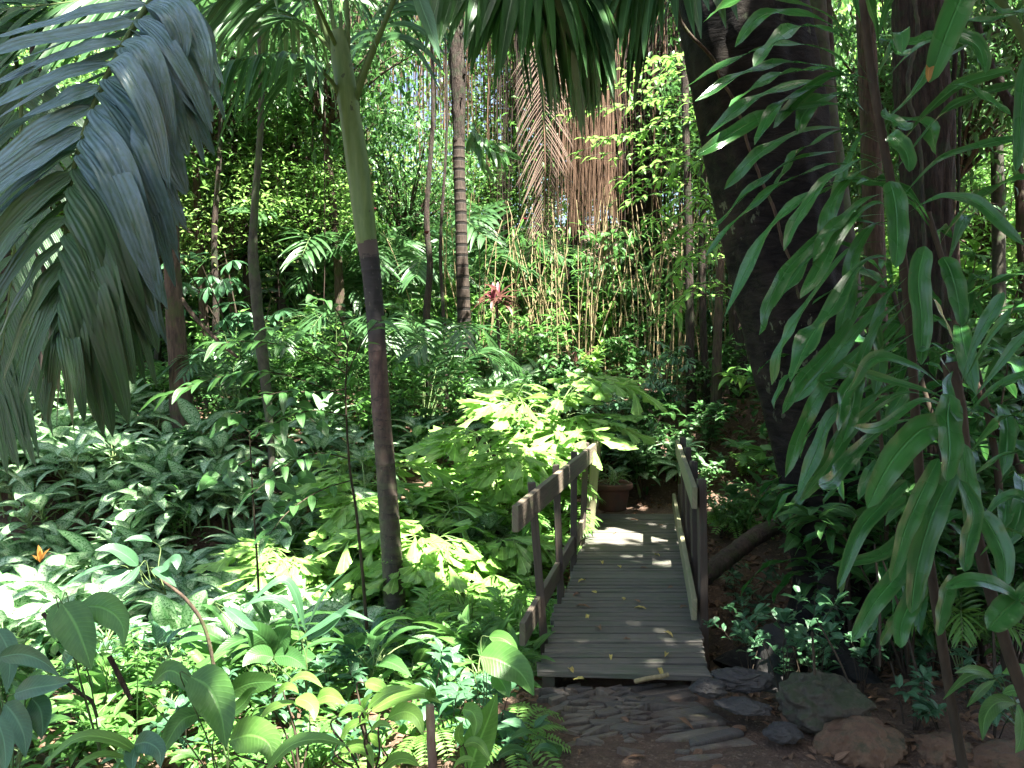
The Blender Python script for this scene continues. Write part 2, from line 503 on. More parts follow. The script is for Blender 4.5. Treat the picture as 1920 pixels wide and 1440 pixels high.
M['orange'] = leafmat('orange_leaf', (.22, .11, .02), (.32, .16, .03), vein=.2, trans=.3)
M['red'] = leafmat('crimson_leaf', (.07, .01, .02), (.16, .03, .045), vein=.1, trans=.35)
M['maroon'] = leafmat('maroon_leaf', (.07, .03, .03), (.12, .06, .04), vein=.1, trans=.3)
M['palebush'] = leafmat('cream_striped_leaf', (.10, .2, .05), (.14, .26, .07), vein=0, edge=(.5, .55, .3), trans=.3)
M['far1'] = leafmat('canopy_leaf', (.045, .14, .03), (.10, .22, .045), trans=.36, rough=.3, spec=.7, vein=0, damage=0)
M['far2'] = leafmat('canopy_leaf_light', (.10, .23, .05), (.19, .33, .08), trans=.4, rough=.3, spec=.7, vein=0, damage=0)
M['blocker'] = leafmat('blocker_leaf', (.02, .055, .015), (.03, .08, .02), vein=0, trans=.15, rough=.5, damage=0, tval=1.2)
M['stem'] = barkmat('green_stem', (.06, .10, .03), (.10, .15, .05), bs=.2)
M['twig'] = barkmat('brown_twig', (.028, .022, .014), (.065, .048, .030), bs=.4)
M['petiole'] = barkmat('pale_petiole', (.14, .22, .08), (.22, .30, .12), bs=.1, rough=.5)
M['bark_black'] = barkmat('black_wet_bark', (.010, .010, .010), (.030, .028, .026), sc=(3, 3, 7), bs=.7, rough=.65, c3=(.018, .016, .014), bd=.02, spots=None)
M['bark_dark'] = barkmat('furrowed_dark_bark', (.015, .011, .009), (.06, .042, .032), sc=(14, 14, 2.5), bs=1., bd=.04, moss=(.03, .045, .02))
M['bark_grey'] = barkmat('grey_mossy_bark', (.028, .028, .020), (.075, .07, .05), sc=(5, 5, 3), bs=.5, moss=(.05, .08, .03))
M['bark_brown'] = barkmat('brown_bark', (.032, .022, .016), (.10, .068, .048), sc=(12, 12, 2), bs=.9, bd=.03, moss=(.05, .06, .02))
M['palm_low'] = barkmat('ringed_palm_bark', (.05, .036, .028), (.12, .09, .065), sc=(10, 10, 10), bs=.5, c3=(.10, .095, .05), moss=(.10, .11, .055), bd=.01)
M['palm_dark'] = barkmat('dark_palm_bark', (.010, .009, .009), (.028, .024, .024), sc=(4, 4, 12), bs=.4, bd=.01)
M['palm_red'] = barkmat('reddish_palm_bark', (.08, .03, .025), (.20, .085, .075), sc=(6, 6, 3), bs=.3, c3=(.05, .03, .025), bd=.01)
M['shaft'] = barkmat('green_crownshaft', (.075, .13, .04), (.13, .19, .065), sc=(6, 6, 1), bs=.15, rough=.45, spots=(.05, .07, .03))
M['ringpalm'] = barkmat('banded_palm_bark', (.022, .017, .013), (.065, .048, .036), sc=(20, 20, 2), bs=.5, uvrings=(.155, (.012, .011, .009), .22), bd=.015)
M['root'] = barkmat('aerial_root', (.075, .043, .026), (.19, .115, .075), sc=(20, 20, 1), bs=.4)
M['rootdark'] = barkmat('shaded_aerial_root', (.018, .012, .009), (.055, .036, .026), sc=(20, 20, 1), bs=.4)  # darker copy of the root colour, shade put into it
M['cane'] = barkmat('tan_cane', (.16, .13, .065), (.30, .24, .13), sc=(20, 20, 1), bs=.2, rough=.6, uvrings=(.3, (.12, .08, .04), .05))
# ------------------------------------------------------------------ ground materials
def m_soil():
    m, nt, N, L, B = newmat('forest_soil')
    tc = N.new('ShaderNodeTexCoord')
    a = noise(N, L, tc.outputs['Object'], 1.2, 5, .6)
    b = noise(N, L, tc.outputs['Object'], 22, 6, .7)
    c = ramp(N, L, a, [(.35, (.035, .022, .014)), (.55, (.085, .048, .029)), (.7, (.15, .088, .054))])
    c = mixc(N, L, ramp(N, L, b, [(.4, 0.), (.75, .8)]), c, (.15, .095, .06))
    gr = N.new('ShaderNodeTexVoronoi'); gr.inputs['Scale'].default_value = 75; L.new(tc.outputs['Object'], gr.inputs['Vector'])
    c = mixc(N, L, ramp(N, L, gr.outputs['Color'], [(.78, 0.), (.85, .5)]), c, (.22, .16, .11))
    L.new(c, B.inputs['Base Color']); B.inputs['Roughness'].default_value = .9
    h = val(N, L, 'ADD', b, val(N, L, 'MULTIPLY', gr.outputs['Distance'], -.5))
    L.new(bump(N, L, h, .9, .02), B.inputs['Normal'])
    return m
def m_slate():
    m, nt, N, L, B = newmat('slate_stone')
    tc = N.new('ShaderNodeTexCoord'); at = N.new('ShaderNodeAttribute'); at.attribute_name = 'rnd'
    uv = N.new('ShaderNodeUVMap')
    a = noise(N, L, mapping(N, L, uv.outputs[0], (6, 60, 1)), 1.5, 5, .65)
    b = noise(N, L, tc.outputs['Object'], 14, 5, .7)
    c = mixc(N, L, at.outputs['Fac'], (.095, .085, .075), (.21, .17, .125))
    c = mixc(N, L, ramp(N, L, a, [(.4, 0.), (.7, .6)]), c, (.04, .04, .042))
    c = mixc(N, L, ramp(N, L, b, [(.55, 0.), (.68, .75)]), c, (.15, .125, .06))
    c = mixc(N, L, ramp(N, L, noise(N, L, tc.outputs['Object'], 4, 3), [(.5, 0.), (.65, .6)]), c, (.10, .06, .04))
    L.new(c, B.inputs['Base Color']); B.inputs['Roughness'].default_value = .7
    L.new(bump(N, L, val(N, L, 'ADD', a, b), 1., .02), B.inputs['Normal'])
    return m
def m_rock(name, c1, c2, moss, mosspos=(.5, .62)):
    m, nt, N, L, B = newmat(name)
    tc = N.new('ShaderNodeTexCoord')
    a = noise(N, L, tc.outputs['Object'], 5, 6, .65); b = noise(N, L, tc.outputs['Object'], 30, 5, .7)
    c = mixc(N, L, ramp(N, L, a, [(.35, 0.), (.65, 1.)]), c1, c2)
    c = mixc(N, L, ramp(N, L, b, [(.5, 0.), (.75, .6)]), c, tuple(x * .4 for x in c1))
    g = N.new('ShaderNodeNewGeometry'); sx = N.new('ShaderNodeSeparateXYZ'); L.new(g.outputs['Normal'], sx.inputs[0])
    up = val(N, L, 'MULTIPLY', ramp(N, L, sx.outputs[2], [(.1, 0.), (.7, 1.)]), ramp(N, L, noise(N, L, tc.outputs['Object'], 9, 5, .7), [(mosspos[0] - .1, 0.), (mosspos[1], 1.)]))
    c = mixc(N, L, up, c, moss)
    L.new(c, B.inputs['Base Color']); B.inputs['Roughness'].default_value = .85
    L.new(bump(N, L, val(N, L, 'ADD', a, b), .9, .015), B.inputs['Normal'])
    return m
def m_wood(name, c1, c2, green=(.06, .075, .04), gpos=(.5, .68), light=None):
    m, nt, N, L, B = newmat(name)
    at = N.new('ShaderNodeAttribute'); at.attribute_name = 'rnd'
    uv = N.new('ShaderNodeUVMap'); tc = N.new('ShaderNodeTexCoord')
    oi = N.new('ShaderNodeObjectInfo')
    off = N.new('ShaderNodeCombineXYZ'); L.new(val(N, L, 'MULTIPLY', oi.outputs['Random'], 50.), off.inputs[0]); L.new(val(N, L, 'MULTIPLY', oi.outputs['Random'], 31.), off.inputs[1])
    va = N.new('ShaderNodeVectorMath'); L.new(uv.outputs[0], va.inputs[0]); L.new(off.outputs[0], va.inputs[1])
    gr = noise(N, L, mapping(N, L, va.outputs[0], (90, 3.2, 1)), 1.0, 6, .6, .4)
    bl = noise(N, L, mapping(N, L, va.outputs[0], (14, 3, 1)), 1.0, 4, .6)
    c = mixc(N, L, ramp(N, L, gr, [(.3, 0.), (.7, 1.)]), c1, c2)
    c = mixc(N, L, val(N, L, 'MULTIPLY', oi.outputs['Random'], .45), c, tuple(x * .55 for x in c1))
    c = mixc(N, L, ramp(N, L, bl, [(gpos[0], 0.), (gpos[1], .85)]), c, green)
    if light: c = mixc(N, L, ramp(N, L, noise(N, L, tc.outputs['Object'], 2.2, 4), [(.5, 0.), (.62, .7)]), c, light)
    L.new(c, B.inputs['Base Color']); B.inputs['Roughness'].default_value = .72
    L.new(bump(N, L, gr, .7, .006), B.inputs['Normal'])
    return m
M['soil'] = m_soil()
M['slate'] = m_slate()
M['rock_grey'] = m_rock('mossy_rock', (.05, .042, .03), (.10, .085, .06), (.035, .045, .018), (.45, .55))
M['rock_brown'] = m_rock('brown_rock', (.11, .058, .032), (.19, .115, .065), (.04, .045, .02), (.55, .68))
M['rock_red'] = m_rock('reddish_rock', (.17, .08, .055), (.26, .15, .10), (.10, .08, .05), (.6, .7))
M['rock_slate'] = m_rock('dark_slate_rock', (.032, .030, .030), (.065, .058, .052), (.05, .05, .04), (.6, .75))
M['deck'] = m_wood('weathered_deck_wood', (.070, .064, .054), (.20, .182, .152), (.07, .088, .055), (.46, .68))
M['rail'] = m_wood('weathered_rail_wood', (.10, .082, .06), (.21, .165, .12), (.12, .13, .07), (.5, .66))
M['railgreen'] = m_wood('pale_rail_wood', (.20, .19, .11), (.33, .31, .19), (.15, .18, .08), (.5, .66))  # paler and greener than the other rail wood
M['post'] = m_wood('dark_post_wood', (.045, .034, .028), (.10, .075, .055), (.05, .06, .04), (.55, .7))
def m_pot():
    m, nt, N, L, B = newmat('terracotta')
    tc = N.new('ShaderNodeTexCoord')
    a = noise(N, L, tc.outputs['Object'], 9, 5, .65)
    c = mixc(N, L, ramp(N, L, a, [(.4, 0.), (.65, 1.)]), (.15, .065, .042), (.10, .055, .04))
    c = mixc(N, L, ramp(N, L, noise(N, L, tc.outputs['Object'], 4, 4), [(.55, 0.), (.7, .5)]), c, (.09, .08, .06))
    L.new(c, B.inputs['Base Color']); B.inputs['Roughness'].default_value = .85
    L.new(bump(N, L, a, .3, .004), B.inputs['Normal'])
    return m
M['pot'] = m_pot()

# ------------------------------------------------------------------ terrain sheet
def grid_axis(a, b, s, A, B_, gr=1.16):
    c = list(np.arange(a, b, s)); st = s; x = a
    lo = []
    while x > A: st *= gr; x -= st; lo.append(x)
    st = s; x = c[-1]; hi = []
    while x < B_: st *= gr; x += st; hi.append(x)
    return np.array(lo[::-1] + c + hi)
gx = grid_axis(-3.2, 4.2, .045, -120, 120); gy = grid_axis(2.6, 10.5, .045, -60, 220)
XX, YY = np.meshgrid(gx, gy, indexing='xy')
ZZ = H(XX, YY)
g = G()
ny, nx = XX.shape
i, j = np.meshgrid(np.arange(ny - 1), np.arange(nx - 1), indexing='ij')
a = (i * nx + j).ravel()
g.add(np.stack([XX, YY, ZZ], -1).reshape(-1, 3), np.stack([a, a + 1, a + nx + 1, a + nx], -1))
tag(g.build('ground', M['soil']), kind='structure')

# ------------------------------------------------------------------ slate path: tight irregular shards
def clip(poly, n, c):
    out = []
    for q in range(len(poly)):
        p0, p1 = poly[q], poly[(q + 1) % len(poly)]
        d0, d1 = p0 @ n - c, p1 @ n - c
        if d0 <= 0: out.append(p0)
        if (d0 < 0 < d1) or (d1 < 0 < d0): out.append(p0 + (p1 - p0) * (d0 / (d0 - d1)))
    return out
g = G()
rg = np.random.default_rng(3)
ang = radians(14); ca, sa = cos(ang), sin(ang)
ST = 2.7
pts = rg.uniform([-.1, 2.6 * ST - 1], [1.75, 4.75 * ST + 1], (1150, 2))
def back(p): return np.array([p[0] * ca - p[1] / ST * sa, p[0] * sa + p[1] / ST * ca])
for q, p in enumerate(pts):
    w = back(p)
    x, y = w
    left = .16 + .10 * fbm(y * 3 + 4, 1.7) * 4; rightb = 1.32 + .3 * fbm(y * 2, 9.1)
    fade = (4.35 - y)
    if not (left < x < rightb and 3.2 < y < 4.42): continue
    if y < 3.95 - (x < .9) * .0 and rg.random() < (4.05 - y) * 2.2 * (1.25 - .5 * x): continue
    poly = [p + np.array(v) * .3 for v in ((-1, -1), (1, -1), (1, 1), (-1, 1))]
    dd = np.linalg.norm(pts - p, axis=1)
    for k in np.argsort(dd)[1:14]:
        n_ = (pts[k] - p) / dd[k]
        poly = clip(poly, n_, n_ @ p + dd[k] / 2 - .007)
    if len(poly) < 3: continue
    P2 = np.array([back(v) for v in poly]); c = P2.mean(0)
    tl = rg.normal(0, .11, 2); hh = rg.uniform(.0, .026)
    zt = lambda Q: H(Q[:, 0], Q[:, 1]) * .5 - .045 + hh + (Q - c) @ tl
    jit = rg.normal(0, .004, P2.shape)
    In = c + (P2 - c) * .90 + jit; n_ = len(P2)
    top = np.column_stack([In, zt(In)]); rim = np.column_stack([P2 + jit, zt(P2) - .006]); bot = np.column_stack([P2 + jit, zt(P2) - .06])
    cen = np.array([[c[0], c[1], zt(c[None])[0] + .002]])
    V = np.vstack([cen, top, rim, bot]); F = []
    for k in range(n_):
        k2 = (k + 1) % n_
        F += [(0, 1 + k, 1 + k2, 1 + k2), (1 + k, 1 + n_ + k, 1 + n_ + k2, 1 + k2), (1 + n_ + k, 1 + 2 * n_ + k, 1 + 2 * n_ + k2, 1 + n_ + k2)]
    ra = rg.normal(0, .35)
    UVs = np.stack([V[:, 0] * cos(ra) - V[:, 1] * sin(ra) + q * .37, V[:, 0] * sin(ra) + V[:, 1] * cos(ra)], -1)
    g.add(V, F, UVs, rg.random())
tag(g.build('stone_path', M['slate'], smooth=False), kind='structure')

# ------------------------------------------------------------------ rocks
from mathutils import noise as mnoise
def rock_geo(rad, seed, n=48, amp=.35, flat=.75, cracks=.0):
    g = G()
    for ax in range(3):
        for sg in (-1, 1):
            u = np.linspace(-1, 1, n); U, Vv = np.meshgrid(u, u, indexing='ij')
            Wq = np.full_like(U, sg)
            C = [U, Vv, Wq]; P = np.stack([C[(k - ax) % 3] for k in range(3)], -1).reshape(-1, 3)
            P = unit(P)
            R = np.array([1 + amp * (mnoise.fractal(Vector(p * 1.3 + seed), 1, 2, 3) + .5 * mnoise.noise(Vector(p * 3 + seed)) + .16 * mnoise.noise(Vector(p * 8 + seed)) + .10 * abs(mnoise.noise(Vector(p * 17 + seed))) + .06 * mnoise.noise(Vector(p * 34 + seed))) for p in P])
            if cracks: R = R - cracks * np.array([max(0, .25 - abs(mnoise.noise(Vector((p[0] * 1.5 + seed, p[1] * 1.5, p[2] * 4))))) for p in P])
            Q = P * R[:, None] * np.array(rad)
            Q[:, 2] = np.where(Q[:, 2] < 0, Q[:, 2] * flat, Q[:, 2])
            i, j = np.meshgrid(np.arange(n - 1), np.arange(n - 1), indexing='ij'); a = (i * n + j).ravel()
            F = np.stack([a, a + n, a + n + 1, a + 1], -1)
            if sg < 0: F = F[:, ::-1]
            g.add(Q, F, P[:, :2])
    return g
def rock(px_, py_, d, rad, seed, mat, label, rz=0., **k):
    p = W(px_, py_, d)
    o = rock_geo(rad, seed, **k).build('rock', M[mat]); o.location = p; o.rotation_euler = (0, 0, rz)
    tag(o, label, 'rock')
rock(1543, 1322, 4.0, (.225, .18, .15), 3.3, 'rock_grey', 'rough grey green mossy boulder at the foot of the big black tree', amp=.3)
rock(1612, 1402, 3.75, (.20, .16, .125), 8.1, 'rock_brown', 'rounded brown boulder between the grey boulder and the path corner', rz=.3, amp=.22)
rock(1768, 1412, 3.7, (.12, .11, .085), 12.7, 'rock_brown', 'small brown rock right of the rounded brown boulder', amp=.25)
rock(1885, 1432, 3.6, (.17, .12, .08), 21.2, 'rock_brown', 'low olive brown rock in the bottom right corner', amp=.2)
rock(948, 1343, 4.0, (.075, .07, .055), 31.9, 'rock_red', 'small reddish stone left of the slate path', amp=.25)
rock(1385, 1278, 4.22, (.17, .11, .06), 41.3, 'rock_slate', 'broken black slate ledge at the bridge end beside the tree root', cracks=.5, amp=.25)
rock(1330, 1292, 4.12, (.085, .07, .045), 45.3, 'rock_slate', 'small black slate block in front of the bridge end', amp=.3)
rock(1465, 1375, 3.8, (.09, .07, .045), 55.5, 'rock_slate', 'flat dark slab wedged between path edge and brown boulder', amp=.25)
rock(1393, 1325, 3.98, (.13, .07, .035), 57.5, 'rock_slate', 'long dark stone slab forming the right edge of the path', amp=.22, rz=-.4)

# ------------------------------------------------------------------ the footbridge
br = thing('footbridge', 'weathered wooden footbridge with slatted deck and plank side rails', 'bridge', (.6, 4.3, 0))
bo = np.array([.6, 4.3, 0])
xl = lambda d: .125 + .1733 * (d - 4.29)
xr = lambda d: 1.062 + .1733 * (d - 4.29)
rg = np.random.default_rng(8)
y = 4.34; k = 0
while y < 8.85:
    w = rg.choice([.08, .09, .10, .125]) if y < 7.1 else rg.choice([.1, .12, .14])
    w *= rg.uniform(.93, 1.07)
    if k == 0: w = .16
    yc = y + w / 2
    tlt = -.07 if k == 0 else rg.normal(0, .004)
    a_, b_ = xl(yc) - rg.uniform(0, .02), xr(yc) + rg.uniform(0, .02)
    if 5.2 < yc < 5.6: a_ -= .035
    z = -.016 + rg.normal(0, .0018) - (.004 if y > 7.15 else 0)
    g = G()
    cx = (a_ + b_) / 2
    nseg = 1
    box(g, (cx, yc + (.02 if k == 0 else 0), z), ((b_ - a_) / 2, -tlt * (b_ - a_) / 2 * -1, 0), (0, w / 2 - .009, rg.normal(0, .0008)), (0, 0, .016), bev=.003)
    g.build('deck_board', M['deck'], br, smooth=False, loc=None).location = tuple(-bo)
    y += w; k += 1
def beam(name, p0, p1, hw, hh, mat, up=ZUP, bev=.004):
    p0 = np.asarray(p0, float); p1 = np.asarray(p1, float)
    d = p1 - p0; s = unit(np.cross(d, up)); u = unit(np.cross(s, d))
    g = G(); box(g, (p0 + p1) / 2, s * hw, u * hh, d / 2, bev=bev)
    o = g.build(name, M[mat], br, smooth=False); o.location = tuple(-bo); return o
# stringers
beam('stringer', (xl(4.4) + .06, 4.42, -.115), (xl(8.9) + .06, 8.85, -.115), .035, .08, 'post')
beam('stringer', (xr(4.5) - .06, 4.42, -.115), (xr(8.9) - .06, 8.85, -.115), .035, .08, 'post')
# left rails (measured from the photograph: they splay at the near end)
lx = lambda d: .025 + .24 * (d - 4.45)
ux = lambda d: .07 + .208 * (d - 4.6)
beam('top_rail', (lx(4.42), 4.42, .845), (lx(7.95), 7.95, .845), .02, .075, 'rail')
beam('lower_rail', (ux(4.55), 4.55, .15), (ux(8.85), 8.85, .165), .018, .068, 'rail')
for d in (5.08, 5.92, 6.75, 7.45):
    beam('post', (xl(d) - .03, d, -.42), (lx(d) - .052, d, .945), .026, .03, 'post', up=(0, 1, 0))
beam('post', (xl(8.0) - .01, 8.02, -.3), (lx(8.0) - .02, 8.02, .99), .045, .035, 'railgreen', up=(0, 1, 0))
beam('post', (xl(8.75) - .02, 8.75, -.2), (xl(8.75) - .02, 8.75, .36), .04, .035, 'rail', up=(0, 1, 0))
# right rails
rx = lambda d: 1.185 + .168 * (d - 5.2)
beam('top_rail', (rx(5.05), 5.05, .85), (rx(7.95), 7.95, .85), .018, .07, 'railgreen')
beam('lower_rail', (rx(5.0) , 5.0, .15), (rx(8.8), 8.8, .165), .018, .068, 'railgreen')
for d in (5.16, 6.05, 6.95, 7.85):
    beam('post', (xr(d) + .045, d, -.42), (rx(d) + .05, d, .955), .026, .032, 'post', up=(0, 1, 0))
beam('post', (xr(8.75) + .03, 8.75, -.2), (xr(8.75) + .03, 8.75, .34), .035, .035, 'rail', up=(0, 1, 0))

# ------------------------------------------------------------------ pot beyond the bridge
def lathe(g, prof_, n=40, r=0.):
    a = np.linspace(0, 2 * pi, n + 1); P = np.array(prof_)
    V = np.stack([P[:, None, 0] * np.cos(a), P[:, None, 0] * np.sin(a), P[:, None, 1] * np.ones_like(a)], -1)
    i, j = np.meshgrid(np.arange(len(P) - 1), np.arange(n), indexing='ij'); q = (i * (n + 1) + j).ravel()
    g.add(V.reshape(-1, 3), np.stack([q, q + 1, q + n + 2, q + n + 1], -1), None, r)
pp = W(1148, 948, 9.15); pp[2] = 0.0
pot = thing('plant_pot', 'round terracotta pot with thick rim on the far side of the bridge', 'plant pot', pp)
g = G(); lathe(g, [(0.001, 0), (.155, 0), (.165, .03), (.19, .2), (.195, .25)]); g.build('body', M['pot'], pot)
g = G(); lathe(g, [(.197, .235), (.225, .24), (.235, .255), (.235, .295), (.225, .31), (.205, .31), (.197, .295), (.19, .26)]); g.build('rim', M['pot'], pot)
g = G(); lathe(g, [(.001, .285), (.1, .29), (.196, .275)]); g.build('soil', M['soil'], pot)
# ------------------------------------------------------------------ trunks near the viewpoint
def ipath(pts):
    "pts: (px, py, width px, depth) -> centre line and radii"
    P = np.array([W(a, b, d) for a, b, w, d in pts]); R_ = np.array([w * d / FPX / 2 for a, b, w, d in pts])
    return P, R_
def cpath(pts, n):
    P, R_ = ipath(pts)
    C = catmull(np.column_stack([P, R_]), n)
    return C[:, :3], np.maximum(C[:, 3], .002)

# ---- the tall palm in front (green crownshaft)
FR = lambda t: .0
def frond(gl, gs, rach, Lmax, n, Wd, alpha=(1.15, .6), sag=.25, mi=0, rr=.012, fold=.3, seed=0, up=None, vee=.35, lmin=.35, tshape=None, kind='leaflet', r0=.5, rv=.5, jit=.08, t0=.12, segs=8):
    "pinnate palm frond along rach (world points)"
    rg = np.random.default_rng(seed)
    C = catmull(rach, 60)
    T = unit(np.gradient(C, axis=0))
    tube(gs, C[::3], np.linspace(rr, rr * .25, 21), 6)
    ln = np.linalg.norm(np.diff(C, axis=0), axis=1).sum()
    for k in range(n):
        t = t0 + (1 - t0) * (k + .5) / n
        i = min(59, int(t * 60)); p = C[i] * (1 - (t * 60 - i)) + C[i + 1] * (t * 60 - i)
        tg = T[i]
        u_ = ZUP if up is None else np.asarray(up, float)
        s_ = unit(np.cross(tg, u_)); u2 = np.cross(s_, tg)
        al = alpha[0] + (alpha[1] - alpha[0]) * t
        L_ = Lmax * (lmin + (1 - lmin) * sin(pi * min(1, (.12 + t * .86))) ** .8) * rg.uniform(.9, 1.08)
        for sd in (-1, 1):
            a_ = al + rg.normal(0, jit)
            d = tg * cos(a_) + (s_ * sd * cos(vee) + u2 * sin(vee)) * sin(a_)
            s = np.linspace(0, 1, segs + 1)[:, None]
            P = p + d * L_ * s + np.array([0, 0, -1]) * sag * L_ * s ** 2 * rg.uniform(.7, 1.3)
            strip(gl, P, Wd * rg.uniform(.85, 1.1), kind, nh=u2 + rg.normal(0, .15, 3), fold=fold, r=min(.99, max(0, r0 + rg.uniform(-rv, rv))), mi=mi, m=1)

palm1 = thing('crownshaft_palm', 'slender leaning palm with green crownshaft standing left of the bridge', 'palm tree', W(745, 1215, 6.6))
po = np.array(palm1.location)
def pb(g, name, mat, par, smooth=True):
    o = g.build(name, mat, par, smooth); o.location = tuple(-np.array(par.location)); return o
D1 = 6.6
full = [(746, 1235, 52, D1), (743, 1165, 44, D1), (738, 1100, 40, D1), (732, 1000, 38, D1), (725, 900, 37, D1), (717, 800, 35, D1), (710, 700, 34, D1), (704, 600, 34, D1), (695, 500, 36, D1), (688, 452, 38, D1)]
P, R_ = cpath(full, 120)
ringat = np.cumsum(np.random.default_rng(4).uniform(.12, .3, 30))
def flute_rings(a, l):
    k = 1 + 0 * a * l
    for q in ringat: k = k + .05 * np.exp(-((l - q) / .008) ** 2)
    return k
def seg(i0, i1, mat, name='trunk', rings=True):
    g = G(); tube(g, P[i0:i1 + 1], R_[i0:i1 + 1], 20, rough=.06, flute=flute_rings if rings else None, seed=i0); pb(g, name, M[mat], palm1)
# one trunk, coloured along its length
g = G()
P2, R2 = cpath(full, 420)
tube(g, P2, R2, 22, rough=.05, rf=6, flute=flute_rings)
def m_palmtrunk():
    m, nt, N, L, B = newmat('two_tone_palm_trunk')
    tc = N.new('ShaderNodeTexCoord'); uv = N.new('ShaderNodeUVMap'); sx = N.new('ShaderNodeSeparateXYZ'); L.new(uv.outputs[0], sx.inputs[0])
    n1 = noise(N, L, mapping(N, L, tc.outputs['Object'], (12, 12, 4)), 2, 5, .65)
    n2 = noise(N, L, mapping(N, L, tc.outputs['Object'], (3, 3, 9)), 2, 4, .6)
    low = mixc(N, L, ramp(N, L, n1, [(.35, 0.), (.65, 1.)]), (.022, .016, .013), (.07, .052, .038))
    low = mixc(N, L, ramp(N, L, n2, [(.48, 0.), (.62, .8)]), low, (.06, .065, .034))
    red = mixc(N, L, ramp(N, L, n1, [(.35, 0.), (.65, 1.)]), (.035, .019, .016), (.105, .058, .048))
    dark = mixc(N, L, ramp(N, L, n2, [(.4, 0.), (.7, 1.)]), (.006, .005, .005), (.02, .017, .018))
    tot = float(np.linalg.norm(np.diff(P2, axis=0), axis=1).sum())
    v = val(N, L, 'ADD', val(N, L, 'MULTIPLY', sx.outputs[1], 1 / tot), val(N, L, 'MULTIPLY', n2, .02))
    c = mixc(N, L, ramp(N, L, v, [(.42, 0.), (.62, 1.)]), low, red)  # reddish stretch: the pinkish sun patch put into the colour
    c = mixc(N, L, ramp(N, L, v, [(.73, 0.), (.79, 1.)]), c, dark)
    c = mixc(N, L, ramp(N, L, v, [(.965, 0.), (.97, 1.)]), c, (.06, .045, .038))
    rr_ = val(N, L, 'FRACT', val(N, L, 'ADD', val(N, L, 'MULTIPLY', sx.outputs[1], 5.2), val(N, L, 'MULTIPLY', n2, 1.6)))
    c = mixc(N, L, ramp(N, L, rr_, [(0., .75), (.05, .6), (.09, 0.), (1., 0.)]), c, (.008, .007, .006))
    spc = noise(N, L, mapping(N, L, tc.outputs['Object'], (40, 40, 25)), 1, 2)
    c = mixc(N, L, ramp(N, L, spc, [(.66, 0.), (.72, .6)]), c, (.10, .105, .075))
    L.new(c, B.inputs['Base Color']); B.inputs['Roughness'].default_value = .7
    L.new(bump(N, L, val(N, L, 'ADD', n1, n2), .6, .01), B.inputs['Normal'])
    return m
pb(g, 'trunk', m_palmtrunk(), palm1)
g = G(); P, R_ = cpath([(688, 458, 37, D1), (686, 440, 40, D1), (679, 380, 42, D1), (669, 300, 43, D1), (657, 220, 40, D1), (648, 160, 40, D1), (640, 110, 38, D1), (634, 60, 30, D1)], 60)
tube(g, P, R_, 18); pb(g, 'crownshaft', M['shaft'], palm1)
gl, gs = G(), G()
dk, dk2 = D1, D1
fl = [   # (rachis pixels with depth), leaflet length, width
    ([(642, 200, D1), (620, 150, D1 - .1), (560, 110, D1 - .3), (480, 108, D1 - .5), (400, 128, D1 - .7), (330, 170, D1 - .9)], .62),
    ([(640, 120, D1), (600, 70, D1 + .1), (540, 28, D1 + .2), (450, 5, D1 + .3), (340, -10, D1 + .4)], .7),
    ([(636, 100, D1), (600, 20, D1 - .3), (560, -60, D1 - .6), (500, -110, D1 - 1.0), (400, -110, D1 - 1.5)], .8),
    ([(655, 190, D1), (680, 130, D1 + .1), (720, 40, D1 + .3), (760, -30, D1 + .4), (830, -80, D1 + .5), (900, -80, D1 + .6)], .8),
    ([(640, 90, D1), (640, -10, D1 + .4), (660, -120, D1 + .9), (700, -180, D1 + 1.3)], .8),
    ([(632, 80, D1), (600, -60, D1 + .3), (520, -190, D1 + .6), (430, -200, D1 + .9)], .8),
]
for k, (rp, L_) in enumerate(fl):
    frond(gl, gs, [W(*q) for q in rp], L_, 26, .058, alpha=(1.25, .75), sag=.9, seed=40 + k, rr=.020, vee=.1, t0=.28)
# long stalks leaning out of the shaft
for rp in ([(662, 200, D1), (690, 120, D1 - .1), (722, 40, D1 - .2), (750, -30, D1 - .3)], [(640, 130, D1 + .1), (610, 60, D1 + .1), (590, 0, D1), (575, -40, D1)], [(650, 120, D1), (652, 60, D1), (648, -20, D1)]):
    tube(gs, catmull([W(*q) for q in rp], 12), np.linspace(.028, .018, 13), 8)
pb(gl, 'fronds', M['palm'], palm1); pb(gs, 'stalks', M['stem'], palm1)

# ---- banded palm further back
D2 = 11.6
palm2 = thing('banded_palm', 'straight thin palm with dark rings round its tan trunk behind the bright shrubs', 'palm tree', W(872, 760, D2))
P, R_ = cpath([(873, 800, 34, D2), (872, 720, 27, D2), (870, 600, 25, D2), (866, 480, 23, D2), (864, 400, 22, D2), (861, 330, 22, D2), (860, 262, 23, D2)], 200)
g = G(); tube(g, P, R_, 16, rough=.05, flute=lambda a, l: 1 + .06 * np.exp(-((np.mod(l, .155) - .02) / .012) ** 2)); pb(g, 'trunk', M['ringpalm'], palm2)
P, R_ = cpath([(860, 266, 23, D2), (860, 200, 26, D2), (858, 120, 30, D2), (857, 60, 26, D2), (858, -20, 24, D2), (860, -90, 22, D2)], 60)
g = G(); tube(g, P, R_, 14, rough=.3, rf=6)
rg = np.random.default_rng(5)
for k in range(26):      # frayed dead leaf bases
    i = rg.integers(2, 52); a = rg.uniform(0, 6.28); d = np.array([cos(a), sin(a) * .6, 0])
    p = P[i] + d * R_[i] * .8
    strip(g, catmull([p, p + d * .03 + ZUP * .05, p + d * rg.uniform(.04, .1) + ZUP * rg.uniform(.08, .15), p + d * rg.uniform(.06, .14) - ZUP * rg.uniform(-.1, .1)], 5), .05, 'strap', nh=d, r=.3)
